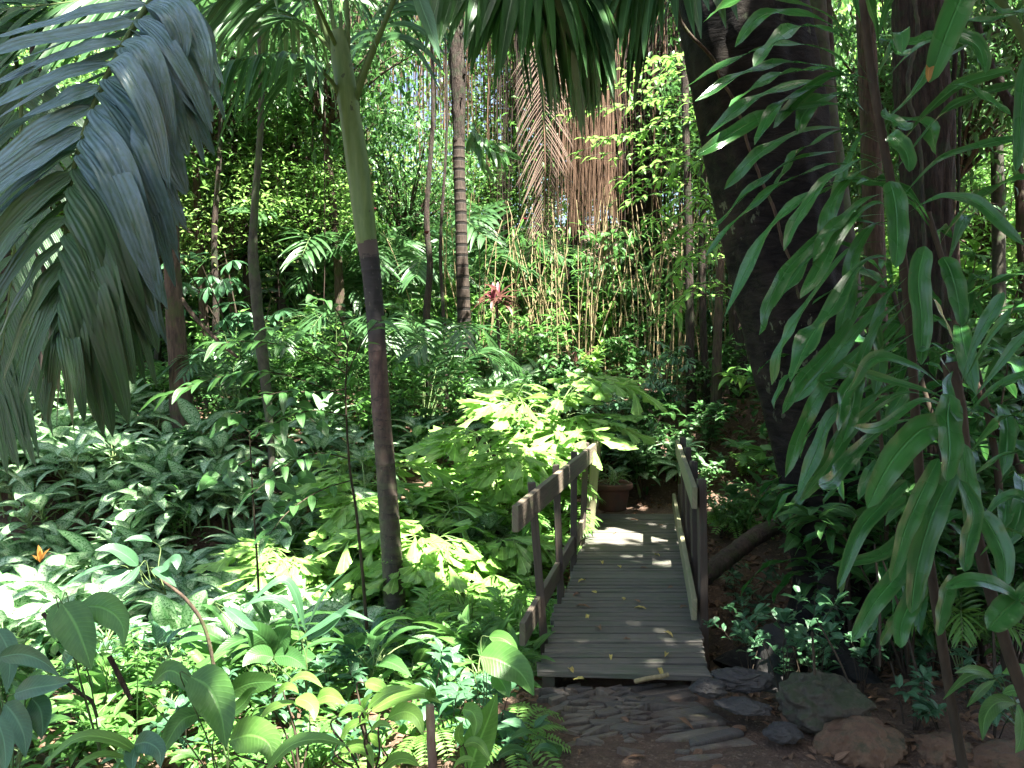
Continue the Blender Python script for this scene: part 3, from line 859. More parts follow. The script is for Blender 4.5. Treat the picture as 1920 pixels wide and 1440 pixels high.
pb(g, 'old_leaf_bases', M['bark_dark'], palm2)
gl, gs = G(), G()
for k, (dx, up_, far) in enumerate([(-1.3, .9, -.5), (1.4, .8, -.9), (-.5, 1.2, 1.0), (.8, 1.3, .9), (-1.6, .3, .6), (1.5, .2, .5), (.2, 1.0, -1.5)]):
    b = P[-6]
    frond(gl, gs, [b, b + np.array([dx * .35, far * .3, up_ * .7]), b + np.array([dx * .8, far * .75, up_ * .9]), b + np.array([dx * 1.3, far * 1.3, up_ * .3])], .6, 26, .04, sag=.6, seed=70 + k, rr=.018)
pb(gl, 'fronds', M['palm'], palm2); pb(gs, 'stalks', M['stem'], palm2)

# ---- the great black trunk on the right
D3 = 5.3
big = thing('black_tree', 'huge leaning tree with smooth black wet bark right of the bridge', 'tree', W(1520, 1240, D3))
pts = [(1500, 1330, 330, D3 - .1), (1530, 1240, 195, D3), (1560, 1130, 150, D3), (1556, 1000, 155, D3), (1546, 900, 165, D3), (1530, 800, 176, D3), (1504, 650, 196, D3), (1476, 500, 210, D3), (1450, 350, 215, D3), (1425, 200, 220, D3), (1398, 60, 226, D3), (1378, -40, 230, D3)]
P, R_ = cpath(pts, 150)
top = P[-1]; ex = np.array([top + (P[-1] - P[-8]) / 8 * k * 1. for k in range(1, 70)])
ex = np.array([top + unit(P[-1] - P[-9]) * .09 * k for k in range(1, 60)])
Pb = np.vstack([P, ex]); Rb = np.concatenate([R_, np.linspace(R_[-1], R_[-1] * .8, len(ex))])
def butt(a, l):
    f = np.exp(-l / .42)
    return 1 + f * (.30 * np.cos(3 * a + .6) + .18 * np.cos(5 * a + 1.9)) + .035 * np.cos(7 * a + l * 1.1) + .02 * np.sin(13 * a + 2 * l)
g = G(); tube(g, Pb, Rb, 96, rough=.07, rf=2.5, flute=butt, seed=2)
def m_black():
    m, nt, N, L, B = newmat('black_wet_bark_lichen')
    tc = N.new('ShaderNodeTexCoord')
    o = tc.outputs['Object']
    n1 = noise(N, L, mapping(N, L, o, (3, 3, 8)), 2.2, 6, .68, .9)
    n2 = noise(N, L, o, 2.2, 4)
    c = mixc(N, L, ramp(N, L, n1, [(.4, 0.), (.7, 1.)]), (.005, .005, .005), (.024, .021, .019))
    c = mixc(N, L, ramp(N, L, n2, [(.52, 0.), (.68, .7)]), c, (.042, .036, .028))
    lv = noise(N, L, mapping(N, L, o, (16, 16, 9)), 1.0, 4, .6)
    lm = val(N, L, 'MULTIPLY', ramp(N, L, lv, [(.61, 0.), (.64, 1.)]), ramp(N, L, noise(N, L, o, 1.1, 2), [(.5, 0.), (.56, 1.)]))
    c = mixc(N, L, lm, c, (.10, .115, .075))
    L.new(c, B.inputs['Base Color'])
    L.new(ramp(N, L, n2, [(.3, .55), (.7, .9)]), B.inputs['Roughness']); B.inputs['Specular IOR Level'].default_value = .09
    L.new(bump(N, L, n1, .9, .02), B.inputs['Normal'])
    return m
pb(g, 'trunk', m_black(), big)
# surface roots
for k, rp in enumerate([[(1470, 1200, 90, D3 - .35), (1452, 1260, 70, D3 - .55), (1440, 1310, 50, D3 - .75), (1425, 1335, 24, D3 - .95)], [(1560, 1210, 90, D3 - .3), (1600, 1262, 60, D3 - .45), (1650, 1300, 40, D3 - .6), (1700, 1330, 18, D3 - .8)]]):
    P_, R2_ = cpath(rp, 14); g = G(); tube(g, P_, R2_, 12, rough=.15); pb(g, 'root', M['bark_black'], big)
# liana over its face
def vine(pts, name, label, mat='bark_grey', n=60, knob=.3, cat='vine', par=None):
    P, R_ = cpath(pts, n); g = G(); tube(g, P + np.stack([fbm(np.arange(n + 1) * .35, 3.3 + pts[0][0]) * .025, 0 * P[:, 0], 0 * P[:, 0]], -1), R_, 8, rough=knob, rf=25)
    return tag(g.build(name, M[mat]), label, cat)
dl = D3 - .42
vine([(1255, -20, 7, dl), (1285, 52, 7, dl), (1335, 108, 7, dl), (1352, 150, 6, dl), (1380, 200, 6, dl), (1400, 262, 6, dl), (1425, 330, 6, dl), (1450, 385, 6, dl), (1465, 450, 6, dl), (1485, 500, 5, dl), (1500, 560, 5, dl)], 'liana', 'thin pale liana snaking down the face of the huge black trunk', 'bark_brown')

def trunk(pts, mat, label, name='tree', cat='tree', rough=.08, sides=16, up=0, extra=None, n=60, flute=None, crown=None, rf=3.):
    P, R_ = cpath(pts, n)
    t = thing(name, label, cat, P[0])
    if up:
        d = unit(P[-1] - P[-6]); e = np.array([P[-1] + d * k * .15 for k in range(1, int(up / .15))])
        P = np.vstack([P, e]); R_ = np.concatenate([R_, np.linspace(R_[-1], R_[-1] * .7, len(e))])
    g = G(); tube(g, P, R_, sides, rough=rough, flute=flute, seed=int(pts[0][0]), rf=rf)
    pb(g, 'trunk', M[mat], t)
    return t, P
furrow = lambda a, l: 1 + .07 * np.sin(9 * a + 3 * np.sin(l * 2)) + .05 * np.sin(17 * a + 2 * np.sin(l * 5 + 1))
T_FURROW, _ = trunk([(1745, 1060, 120, 5.9), (1738, 900, 105, 5.9), (1742, 700, 98, 5.9), (1740, 500, 92, 5.9), (1738, 400, 86, 5.9), (1735, 250, 90, 5.9), (1727, 120, 88, 5.9), (1722, 0, 82, 5.9), (1720, -60, 82, 5.9)], 'bark_dark', 'dark furrowed tree trunk behind the hanging strap leaves', up=3, rough=.12, sides=60, n=140, flute=furrow)
trunk([(1600, 1120, 70, 6.6), (1592, 800, 62, 6.6), (1585, 560, 58, 6.6), (1562, 350, 52, 6.6), (1545, 200, 46, 6.6), (1530, 60, 44, 6.6), (1522, -60, 44, 6.6)], 'bark_grey', 'grey mossy trunk pressed close behind the huge black tree', up=3)
trunk([(1655, 1000, 40, 7.6), (1648, 700, 38, 7.6), (1640, 470, 38, 7.6), (1634, 300, 36, 7.6), (1626, 100, 34, 7.6), (1620, -60, 34, 7.6)], 'bark_brown', 'thin brown trunk between the grey mossy trunk and the furrowed one', up=2)
trunk([(1580, 700, 22, 7.2), (1572, 400, 22, 7.2), (1560, 200, 20, 7.2), (1548, 0, 20, 7.2), (1545, -60, 20, 7.2)], 'bark_dark', 'slim dark stem tight against the right edge of the black tree', name='sapling_trunk')
dv = 5.55
vine([(1735, 470, 7, dv), (1730, 400, 7, dv), (1728, 330, 7, dv), (1722, 250, 8, dv), (1705, 190, 8, dv), (1703, 140, 8, dv), (1716, 90, 8, dv), (1720, 40, 8, dv), (1710, -20, 8, dv)], 'climbing_root', 'light knobbly climbing root running up the dark furrowed trunk', 'bark_grey', knob=.5)
for k, (a, b, c, lab) in enumerate([(1792, 1782, 9, 'thick dark liana hanging just right of the furrowed trunk'), (1806, 1795, 6, 'thin dark liana hanging second right of the furrowed trunk'), (1776, 1776, 5, 'hair thin liana hugging the right edge of the furrowed trunk')]):
    vine([(a, -40, c, 5.9), (a - 2, 120, c, 5.9), (b + 3, 260, c, 5.9), (b, 420, c - 1, 5.9), (b - 14, 560, c - 2, 5.9)], 'liana', lab, 'bark_dark')
vine([(1830, 40, 12, 7.), (1850, 110, 16, 7.), (1875, 160, 18, 7.), (1895, 200, 18, 7.), (1930, 260, 18, 7.)], 'branch', 'dark bent branch crossing the bright leaves in the top right corner', 'bark_dark', cat='branch')
vine([(1790, 600, 13, 4.6), (1812, 680, 14, 4.6), (1850, 760, 15, 4.6), (1885, 830, 15, 4.6), (1925, 900, 15, 4.6)], 'jointed_cane', 'brown jointed cane slanting down to the right edge of the picture', 'bark_brown', cat='cane')
vine([(1318, 1085, 34, 6.3), (1345, 1060, 36, 6.4), (1385, 1030, 34, 6.6), (1425, 1000, 34, 6.8), (1460, 985, 30, 7.)], 'mossy_log', 'mossy fallen log lying right of the footbridge', 'bark_brown', knob=.2, cat='log')

# left and centre distance trunks
T = [
 ([(350, 860, 52, 9.6), (342, 790, 44, 9.6), (335, 700, 36, 9.6), (328, 600, 34, 9.6), (322, 480, 30, 9.6), (318, 300, 28, 9.6), (312, 100, 28, 9.6), (308, -50, 26, 9.6)], 'bark_brown', 'brown barked tree beside the tip of the big drooping frond', 4),
 ([(468, 600, 20, 13.), (462, 430, 18, 13.), (450, 350, 18, 13.), (437, 270, 17, 13.), (440, 150, 15, 13.), (430, -30, 15, 13.)], 'bark_dark', 'thin dark crooked trunk high behind the left fan of leaves', 3),
 ([(512, 900, 13, 8.6), (506, 800, 14, 8.6), (496, 700, 20, 8.6), (487, 620, 21, 8.6), (478, 530, 20, 8.6), (474, 460, 17, 8.6), (478, 380, 14, 8.6)], 'bark_grey', 'pale peeling slim trunk above the speckled plants left of the palm', 0),
 ([(515, 500, 22, 15.), (508, 350, 20, 15.), (500, 230, 20, 15.), (500, 60, 20, 15.), (502, -50, 20, 15.)], 'bark_brown', 'distant brown trunk standing left behind the palm crown', 4),
 ([(540, 640, 22, 13.5), (532, 520, 34, 13.5), (535, 460, 26, 13.5), (545, 350, 20, 13.5), (560, 200, 18, 13.5), (570, 20, 18, 13.5)], 'bark_dark', 'dark knotted trunk half hidden behind the palm\'s left leaves', 3),
 ([(408, 760, 13, 12.), (404, 650, 12, 12.), (405, 560, 12, 12.), (402, 440, 11, 12.)], 'bark_dark', 'short dark pole like trunk between the brown tree and pale trunk', 0),
 ([(803, 740, 15, 11.2), (802, 660, 15, 11.2), (800, 590, 14, 11.2), (806, 500, 12, 11.2), (800, 400, 10, 11.2)], 'bark_dark', 'dark slim trunk left of the banded palm', 0),
 ([(838, 760, 7, 11.), (834, 640, 7, 11.), (830, 560, 7, 11.), (826, 450, 6, 11.)], 'bark_dark', 'spindly dark stem touching the left side of the banded palm', 0),
 ([(1298, 800, 20, 11.2), (1294, 650, 17, 11.2), (1292, 500, 15, 11.2), (1290, 380, 14, 11.2), (1285, 200, 14, 11.2), (1283, -30, 14, 11.2)], 'bark_dark', 'dark double trunk\'s left stem beyond the bridge end', 3),
 ([(1325, 800, 18, 11.4), (1320, 650, 14, 11.4), (1316, 500, 13, 11.4), (1318, 380, 12, 11.4), (1325, 200, 12, 11.4)], 'bark_dark', 'dark double trunk\'s right stem beyond the bridge end', 0),
 ([(1342, 790, 22, 11.), (1345, 650, 17, 11.), (1350, 500, 15, 11.), (1352, 400, 12, 11.), (1362, 250, 10, 11.)], 'bark_brown', 'tan streaked trunk nearest the left edge of the huge black tree', 0),
 ([(1390, 800, 34, 11.8), (1385, 700, 34, 11.8), (1382, 600, 30, 11.8), (1378, 520, 26, 11.8)], 'bark_dark', 'squat dark trunk partly behind the huge black tree', 0),
 ([(8, 840, 40, 9.), (4, 600, 34, 9.), (2, 400, 30, 9.), (0, 200, 28, 9.), (-4, -40, 28, 9.)], 'bark_dark', 'dark trunk at the far left edge behind the drooping frond', 3),
 ([(92, 900, 22, 9.6), (84, 600, 20, 9.6), (70, 300, 20, 9.6), (66, -20, 20, 9.6)], 'bark_dark', 'thin dark trunk behind the left half of the drooping frond', 3),
 ([(1880, 900, 26, 10.), (1874, 600, 24, 10.), (1870, 300, 22, 10.), (1862, -20, 20, 10.)], 'bark_grey', 'slim grey trunk in the bright foliage at the right edge', 3),
]
for pts, mat, lab, up in T:
    if not up:
        a_, b_, c_, d_ = pts[-1]; pts = pts + [(a_ + 12, b_ * .5, c_ * .8, d_), (a_ + 4, -60, c_ * .6, d_)]
    trunk(pts, mat, lab, up=up, rough=.14, rf=4)
def stick(pts, label, mat='twig', name='thin_sapling', cat='sapling', n=24, knob=.15):
    P, R_ = cpath(pts, n); g = G(); tube(g, P, R_, 7, rough=knob, rf=15)
    return tag(g.build(name, M[mat]), label, cat)
# ------------------------------------------------------------------ big drooping frond, top left
hf = thing('drooping_palm_frond', 'large waxy blue grey palm frond drooping across the upper left', 'palm frond', W(300, -30, 2.3))
rp = [(330, -60, 2.45), (285, 0, 2.4), (238, 72, 2.34), (190, 165, 2.3), (155, 255, 2.26), (132, 350, 2.24), (122, 450, 2.22), (117, 550, 2.2), (113, 650, 2.2)]
RP = np.array(rp, float)
Cc = catmull(RP, 200)
gs = G(); tube(gs, [W(*q) for q in Cc[::5]], np.linspace(.011, .003, 41), 8)
gu, gd = G(), G()
rg = np.random.default_rng(21)
def pc(c, py_):      # leaflet from pixel controls
    return np.array([W(*q) for q in c])
NL = 23
for k in range(NL):
    t = .10 + .86 * (k / (NL - 1)) ** .95
    b = Cc[int(t * 200)]
    s = k / (NL - 1)
    # right side: long, broad, hanging
    lx_ = np.interp(s, [0, .15, .35, .55, .8, 1], [120, 140, 150, 165, 105, 26]); ly_ = np.interp(s, [0, .2, .4, .6, .85, 1], [170, 235, 290, 330, 290, 190])
    lx_ *= rg.uniform(.86, 1.1); ly_ *= rg.uniform(.86, 1.1)
    dd = -.10 + .28 * rg.random()
    c = [(b[0], b[1], b[2]), (b[0] + lx_ * .38, b[1] + ly_ * .22, b[2] - .10), (b[0] + lx_ * .72, b[1] + ly_ * .62, b[2] - .08 + dd * .4), (b[0] + lx_, b[1] + ly_, b[2] + dd)]
    P = catmull(pc(c, 0), 16)
    nh = unit(-FWD * 1.0 + ZUP * .6 + RGT * .35 + rg.normal(0, .30, 3))
    wd = np.interp(s, [0, .3, .8, 1], [.104, .100, .074, .038])
    g_ = gu if s < .52 else gd
    strip(g_, P, wd * rg.uniform(.92, 1.1), 'leaflet', nh=nh, fold=.28, wave=.14, wf=1.9, m=3, r=rg.random())
    if s < .6:      # overlapping split lobes
        c2 = [(x + rg.normal(0, 4), y + 22 * q, d + .03) for q, (x, y, d) in enumerate(c)]
        strip(g_, catmull(pc(c2, 0), 16), wd * .6, 'leaflet', nh=unit(nh + rg.normal(0, .2, 3)), fold=.25, wave=.1, wf=1.4, m=2, r=rg.random())
for k in range(16):
    # left side: straight ribbons sweeping left and down
    s = k / 15; t = .14 + .82 * s ** .95; b = Cc[int(t * 200)]
    lx_ = np.interp(s, [0, .3, .55, .8, 1], [300, 265, 205, 110, 22]) * rg.uniform(.92, 1.1); ly_ = np.interp(s, [0, .2, .5, .8, 1], [62, 120, 215, 250, 190]) * rg.uniform(.86, 1.16)
    dd = rg.uniform(-.12, .2)
    c = [(b[0], b[1], b[2]), (b[0] - lx_ * .33, b[1] + ly_ * .24 + rg.normal(0, 3), b[2] - .03), (b[0] - lx_ * .68, b[1] + ly_ * .60 + rg.normal(0, 4), b[2] - .02 + dd * .4), (b[0] - lx_, b[1] + ly_, b[2] + dd)]
    P = catmull(pc(c, 0), 14); nh = unit(-FWD * .95 + ZUP * .6 + rg.normal(0, .2, 3)); wd = np.interp(s, [0, .3, .8, 1], [.072, .080, .068, .030])
    strip(gu if s < .45 else gd, P, wd * rg.uniform(.85, 1.15), 'leaflet', nh=nh, fold=.3, wave=.08, m=3, r=rg.random())
    if rg.random() < .7:
        P3 = P + np.linspace(0, 1, 15)[:, None] * np.array([rg.normal(0, .02), .05, -.05]) + [0, .015, -.012]
        strip(gu if s < .45 else gd, P3, wd * .6, 'leaflet', nh=nh + rg.normal(0, .25, 3), fold=.25, m=1, r=rg.random())
# the folded upper leaflets round the bend
for c, w_ in [([(300, -10, 2.35), (345, 20, 2.25), (378, 85, 2.22), (395, 165, 2.25)], .07), ([(280, 5, 2.33), (315, 20, 2.2), (342, 75, 2.2), (338, 142, 2.24)], .068), ([(262, 35, 2.3), (305, 70, 2.2), (355, 150, 2.2), (398, 250, 2.25)], .052), ([(235, 75, 2.28), (270, 90, 2.16), (302, 160, 2.16), (330, 290, 2.22)], .07), ([(200, 120, 2.26), (232, 120, 2.14), (285, 220, 2.14), (318, 355, 2.2)], .07)]:
    strip(gu, catmull(pc(c, 0), 16), w_, 'leaflet', nh=unit(-FWD + ZUP * .5), fold=.22, wave=.1, wf=1.5, m=3, r=rg.random())
pb(gu, 'upper_leaflets', M['frond'], hf); pb(gd, 'lower_leaflets', M['frond_low'], hf); pb(gs, 'midrib', M['stem'], hf)

def px_frond(label, rp, L_, n, Wd, mat, seed, alpha=(1.2, .7), sag=.5, vee=.1, up=None, rr=.01, kind='leaflet', name='palm_frond', t0=.1, stem='stem', fold=.3, jit=.08, lmin=.35):
    P = [W(*q) for q in rp]
    t = thing(name, label, 'palm frond', P[0])
    gl, gs = G(), G()
    frond(gl, gs, P, L_, n, Wd, alpha, sag, rr=rr, seed=seed, vee=vee, up=up, kind=kind, t0=t0, fold=fold, jit=jit, lmin=lmin)
    pb(gl, 'leaflets', M[mat], t); pb(gs, 'midrib', M[stem], t)
    return t
px_frond('green palm frond hanging behind the left half of the big drooping one', [(20, 60, 3.0), (40, 200, 2.95), (30, 420, 2.9), (10, 620, 2.9), (-10, 760, 2.9)], .42, 26, .05, 'frond_low', 2, up=-FWD, alpha=(.9, .5), sag=.3)
px_frond('dark frond arching along the top left corner', [(330, -10, 3.2), (230, 15, 3.2), (120, 38, 3.15), (20, 62, 3.1), (-90, 100, 3.1)], .5, 22, .05, 'palm', 3, up=-FWD + ZUP, sag=.2)
px_frond('dark frond tip crossing above the bend of the big drooping one', [(420, -60, 3.3), (300, -35, 3.25), (160, 0, 3.2), (-20, 20, 3.1)], .4, 20, .05, 'palm', 4, up=-FWD + ZUP, sag=.3)
# dark fronds hanging over the top centre
px_frond('broad dark palm frond hanging into the top centre', [(850, -120, 4.4), (920, -80, 4.3), (1000, -45, 4.2), (1070, -30, 4.2), (1110, -15, 4.2)], .42, 30, .10, 'palm', 5, alpha=(1.5, .9), sag=1.1, vee=-.3, lmin=.7)
px_frond('second dark palm frond hanging beside the first at top centre', [(900, -150, 4.9), (960, -100, 4.8), (1030, -70, 4.7), (1090, -50, 4.7)], .52, 26, .10, 'palm', 6, alpha=(1.5, 1.0), sag=1.2, vee=-.3, lmin=.7)
px_frond('dark palm frond dipping down left of the huge black tree top', [(1330, -120, 4.6), (1270, -90, 4.5), (1210, -60, 4.5), (1150, -50, 4.5)], .38, 22, .10, 'palm', 7, alpha=(1.4, .9), sag=1.1, vee=-.3, lmin=.6)
g = G(); strip(g, catmull([W(*q) for q in ((778, -30, 4.), (790, 10, 4.), (805, 50, 4.), (825, 112, 4.))], 10), .085, 'lance', nh=-FWD + RGT * .3, fold=.3, m=2, r=.2)
tag(g.build('hanging_leaf', M['blue']), 'single broad blue green leaf blade hanging at the top left of the dark fronds', 'leaf')

# dead feathery frond hanging in the middle distance
px_frond('dead brown feathery palm frond hanging in front of the root curtain', [(1012, 20, 11.), (1016, 120, 11.), (1020, 230, 11.), (1022, 330, 11.), (1018, 440, 11.)], .62, 50, .010, 'dry', 9, alpha=(.8, .5), sag=.3, vee=.1, up=-FWD, name='dead_palm_frond', rr=.02, stem='root', jit=.05, lmin=.7)

# ------------------------------------------------------------------ strap-leaved plants on the right
def spx(c, d0, d1):
    n = len(c)
    return np.array([W(x, y, d0 + (d1 - d0) * i / (n - 1)) for i, (x, y) in enumerate(c)])
rg = np.random.default_rng(77)
dr = thing('strap_leaf_plant', 'tall strap leaved plant with rippled leaves arching left over the black trunk', 'plant', W(1700, 1000, 2.9))
gs = G(); P, R_ = cpath([(1835, 1600, 18, 3.05), (1790, 1350, 18, 3.05), (1750, 1100, 17, 3.0), (1725, 900, 17, 3.0), (1705, 600, 16, 2.95), (1680, 400, 16, 2.9), (1655, 260, 16, 2.9), (1632, 120, 16, 2.9), (1618, 0, 15, 2.85), (1612, -60, 15, 2.85)], 90)
tube(gs, P, R_, 12, rough=.05, flute=lambda a, l: 1 + .06 * np.exp(-((np.mod(l, .03) - .01) / .004) ** 2)); pb(gs, 'stem', M['twig'], dr)
gl = G()
left = [
 ([(1612, 90), (1545, 25), (1440, -8), (1370, 5), (1318, 42)], 36),
 ([(1615, 95), (1560, 48), (1480, 22), (1420, 35), (1378, 88)], 34),
 ([(1625, 140), (1570, 65), (1500, 50), (1450, 80), (1413, 125)], 46),
 ([(1620, 150), (1560, 100), (1480, 82), (1390, 105), (1283, 165)], 34),
 ([(1625, 165), (1560, 128), (1470, 118), (1390, 140), (1303, 190)], 34),
 ([(1630, 170), (1570, 135), (1500, 132), (1430, 155), (1367, 200)], 42),
 ([(1635, 180), (1570, 150), (1470, 165), (1390, 200), (1325, 255)], 36),
 ([(1635, 190), (1560, 162), (1490, 178), (1445, 215), (1415, 272)], 34),
 ([(1640, 215), (1550, 195), (1440, 215), (1370, 252), (1305, 292)], 38),
 ([(1640, 230), (1590, 180), (1540, 185), (1508, 212), (1495, 250)], 44),
 ([(1655, 260), (1560, 238), (1460, 265), (1405, 305), (1358, 355)], 36),
 ([(1655, 270), (1590, 245), (1520, 270), (1480, 305), (1452, 355)], 42),
 ([(1660, 300), (1570, 283), (1470, 310), (1400, 365), (1335, 430)], 38),
 ([(1665, 330), (1570, 308), (1480, 338), (1400, 395), (1322, 482)], 38),
 ([(1670, 345), (1590, 335), (1500, 375), (1430, 450), (1358, 595)], 38),
 ([(1665, 360), (1620, 375), (1580, 410), (1545, 445), (1525, 490)], 34),
 ([(1672, 400), (1580, 415), (1490, 490), (1445, 560), (1423, 628)], 36),
 ([(1680, 430), (1600, 415), (1530, 470), (1490, 520), (1452, 576)], 46),
 ([(1690, 450), (1590, 470), (1500, 590), (1465, 650), (1447, 722)], 36),
 ([(1690, 480), (1620, 490), (1560, 580), (1515, 640), (1482, 716)], 58),
 ([(1700, 500), (1640, 540), (1560, 650), (1500, 715), (1467, 776)], 34),
 ([(1700, 520), (1650, 570), (1590, 640), (1540, 700), (1488, 755)], 50),
 ([(1710, 560), (1640, 630), (1550, 720), (1505, 800), (1472, 895)], 40),
 ([(1710, 590), (1650, 650), (1590, 700), (1545, 715), (1590, 735)], 36),
 ([(1720, 620), (1660, 660), (1610, 700), (1580, 750), (1572, 808)], 40),
 ([(1720, 680), (1640, 720), (1560, 780), (1530, 850), (1495, 930)], 40),
 ([(1730, 700), (1680, 720), (1620, 760), (1570, 830), (1510, 935)], 38),
 ([(1740, 740), (1680, 740), (1600, 800), (1550, 880), (1500, 940)], 40),
 ([(1740, 780), (1660, 800), (1600, 850), (1560, 900), (1535, 910)], 44),
 ([(1660, 300), (1600, 330), (1560, 380), (1545, 450), (1530, 520)], 40),
 ([(1650, 240), (1610, 260), (1580, 330), (1560, 400), (1540, 470)], 36),
 ([(1690, 430), (1640, 420), (1600, 480), (1590, 560), (1570, 640)], 44),
 ([(1690, 520), (1660, 560), (1640, 620), (1650, 680), (1640, 740)], 40),
 ([(1700, 560), (1650, 600), (1610, 690), (1600, 760), (1580, 830)], 40),
 ([(1645, 160), (1600, 140), (1540, 150), (1480, 200), (1450, 240)], 30),
 ([(1665, 330), (1620, 300), (1560, 330), (1500, 400), (1470, 470)], 34),
 ([(1680, 400), (1640, 380), (1580, 430), (1540, 500), (1500, 560)], 38),
]
def draca_leaf(g_, c, w_, d0=2.9, d1=None, nh=None, twist=None, mi=0, wave=.42, base=.0, m=3, kind='draca', n=20, r=None):
    d1 = d0 + rg.uniform(-.35, .12) if d1 is None else d1
    P = catmull(spx(c, d0, d1), n)
    nh_ = unit(ZUP * 1.0 - FWD * .55 + rg.normal(0, .2, 3)) if nh is None else unit(np.asarray(nh) + rg.normal(0, .12, 3))
    strip(g_, P, w_ * d0 / FPX * (.72 if kind == 'draca' else .86), kind, nh=nh_, fold=.22, wave=wave, wf=3.2, m=m, r=rg.random(), twist=rg.uniform(-.9, 1.1) if twist is None else twist, mi=mi)
for c, w_ in left: draca_leaf(gl, c, w_)
right = [
 ([(1640, 120), (1690, 85), (1730, 75), (1760, 60)], 34), ([(1640, 240), (1700, 190), (1770, 110), (1850, 60)], 24),
 ([(1640, 60), (1660, 75), (1685, 95), (1692, 105)], 50), ([(1640, 150), (1670, 90), (1690, 60), (1692, 100)], 40),
 ([(1655, 230), (1720, 160), (1770, 60), (1800, 0)], 30), ([(1650, 160), (1720, 90), (1800, 75), (1850, 135)], 48),
 ([(1665, 300), (1730, 220), (1800, 160), (1900, 130)], 34), ([(1670, 330), (1760, 220), (1830, 180), (1935, 150)], 34),
 ([(1680, 380), (1760, 300), (1850, 270), (1935, 255)], 28), ([(1675, 230), (1690, 225), (1740, 235), (1755, 290)], 48),
 ([(1665, 240), (1665, 270), (1690, 290), (1705, 318)], 50), ([(1660, 200), (1660, 215), (1690, 235), (1700, 245)], 44),
 ([(1700, 400), (1760, 370), (1830, 380), (1920, 460)], 36), ([(1650, 100), (1640, 40), (1625, -10), (1610, -60)], 34),
 ([(1630, 80), (1610, 20), (1600, -30), (1590, -70)], 30), ([(1640, 90), (1660, 20), (1680, -20), (1700, -60)], 32),
]
for c, w_ in right: draca_leaf(gl, c, w_, wave=.2)
# blades seen face-on
F_ = -FWD + ZUP * .15
for c, w_, dd in [([(1668, 340), (1678, 380), (1682, 440), (1680, 502)], 52, 2.6), ([(1735, 462), (1722, 520), (1728, 600), (1727, 684)], 50, 2.5), ([(1768, 482), (1782, 510), (1795, 560), (1803, 612)], 50, 2.7),
                ([(1665, 255), (1680, 262), (1700, 290), (1705, 322)], 44, 2.6)]:
    draca_leaf(gl, c, w_, dd, dd - .05, nh=F_, twist=.1, wave=.10, kind='strap')
pb(gl, 'leaves', M['draca'], dr)

dr2 = thing('strap_leaf_plant', 'glossy strap leaved plant with broad wet hanging blades at the right edge', 'plant', W(1830, 1150, 2.4))
gl, gs = G(), G()
P, R_ = cpath([(2060, 1780, 22, 2.5), (1990, 1500, 22, 2.5), (1890, 1220, 22, 2.5), (1830, 1000, 22, 2.5), (1808, 850, 24, 2.5), (1795, 760, 30, 2.5), (1780, 680, 26, 2.5)], 60); tube(gs, P, R_, 10)
pb(gs, 'stem', M['twig'], dr2)
for c, w_, dd in [
   ([(1782, 740), (1776, 780), (1780, 840), (1774, 902)], 62, 2.25), ([(1805, 830), (1812, 900), (1822, 960), (1820, 1045)], 46, 2.3),
   ([(1772, 800), (1725, 808), (1668, 870), (1626, 952)], 66, 2.3), ([(1760, 860), (1725, 930), (1695, 1000), (1670, 1092)], 46, 2.2),
   ([(1790, 880), (1750, 960), (1720, 1060), (1708, 1150)], 58, 2.25), ([(1800, 900), (1825, 960), (1812, 1020), (1808, 1072)], 46, 2.2),
   ([(1835, 960), (1858, 990), (1880, 1040), (1884, 1100)], 50, 2.3), ([(1720, 1010), (1680, 1080), (1640, 1130), (1598, 1202)], 44, 2.3),
   ([(1730, 1060), (1710, 1120), (1690, 1170), (1688, 1215)], 44, 2.25), ([(1790, 1080), (1775, 1110), (1765, 1150), (1758, 1192)], 40, 2.3),
   ([(1700, 900), (1650, 950), (1610, 1000), (1570, 1105)], 36, 2.5), ([(1700, 930), (1640, 960), (1590, 1040), (1575, 1115)], 34, 2.6),
   ([(1760, 940), (1700, 1000), (1650, 1040), (1560, 1060)], 30, 2.6), ([(1740, 1100), (1690, 1150), (1665, 1180), (1650, 1210)], 36, 2.4)]:
    draca_leaf(gl, c, w_, dd, dd - .08, nh=F_ + RGT * rg.normal(0, .3), twist=rg.uniform(-.3, .3), wave=.12, kind='strap')
for c, w_ in [([(1800, 720), (1830, 640), (1858, 590), (1882, 548)], 40), ([(1795, 720), (1760, 670), (1740, 655), (1728, 660)], 36), ([(1800, 730), (1850, 640), (1900, 580), (1935, 560)], 26),
              ([(1790, 745), (1720, 690), (1640, 670), (1590, 735)], 34), ([(1800, 760), (1730, 730), (1640, 705), (1580, 680)], 24), ([(1800, 780), (1730, 750), (1650, 800), (1600, 800)], 26),
              ([(1810, 780), (1860, 730), (1900, 710), (1935, 700)], 30), ([(1800, 700), (1790, 650), (1770, 600), (1750, 560)], 24), ([(1810, 860), (1860, 800), (1900, 780), (1940, 790)], 40), ([(1812, 900), (1870, 860), (1920, 850), (1950, 880)], 36),
              ([(1815, 760), (1870, 690), (1910, 640), (1950, 610)], 30), ([(1790, 690), (1775, 720), (1785, 760), (1795, 790)], 44),
              ([(1830, 1000), (1870, 940), (1910, 930), (1950, 960)], 40), ([(1830, 1050), (1880, 1000), (1925, 1010), (1960, 1060)], 40)]:
    draca_leaf(gl, c, w_, 2.5, None, wave=.15, nh=ZUP * .7 - FWD * .8)
pb(gl, 'leaves', M['draca'], dr2)

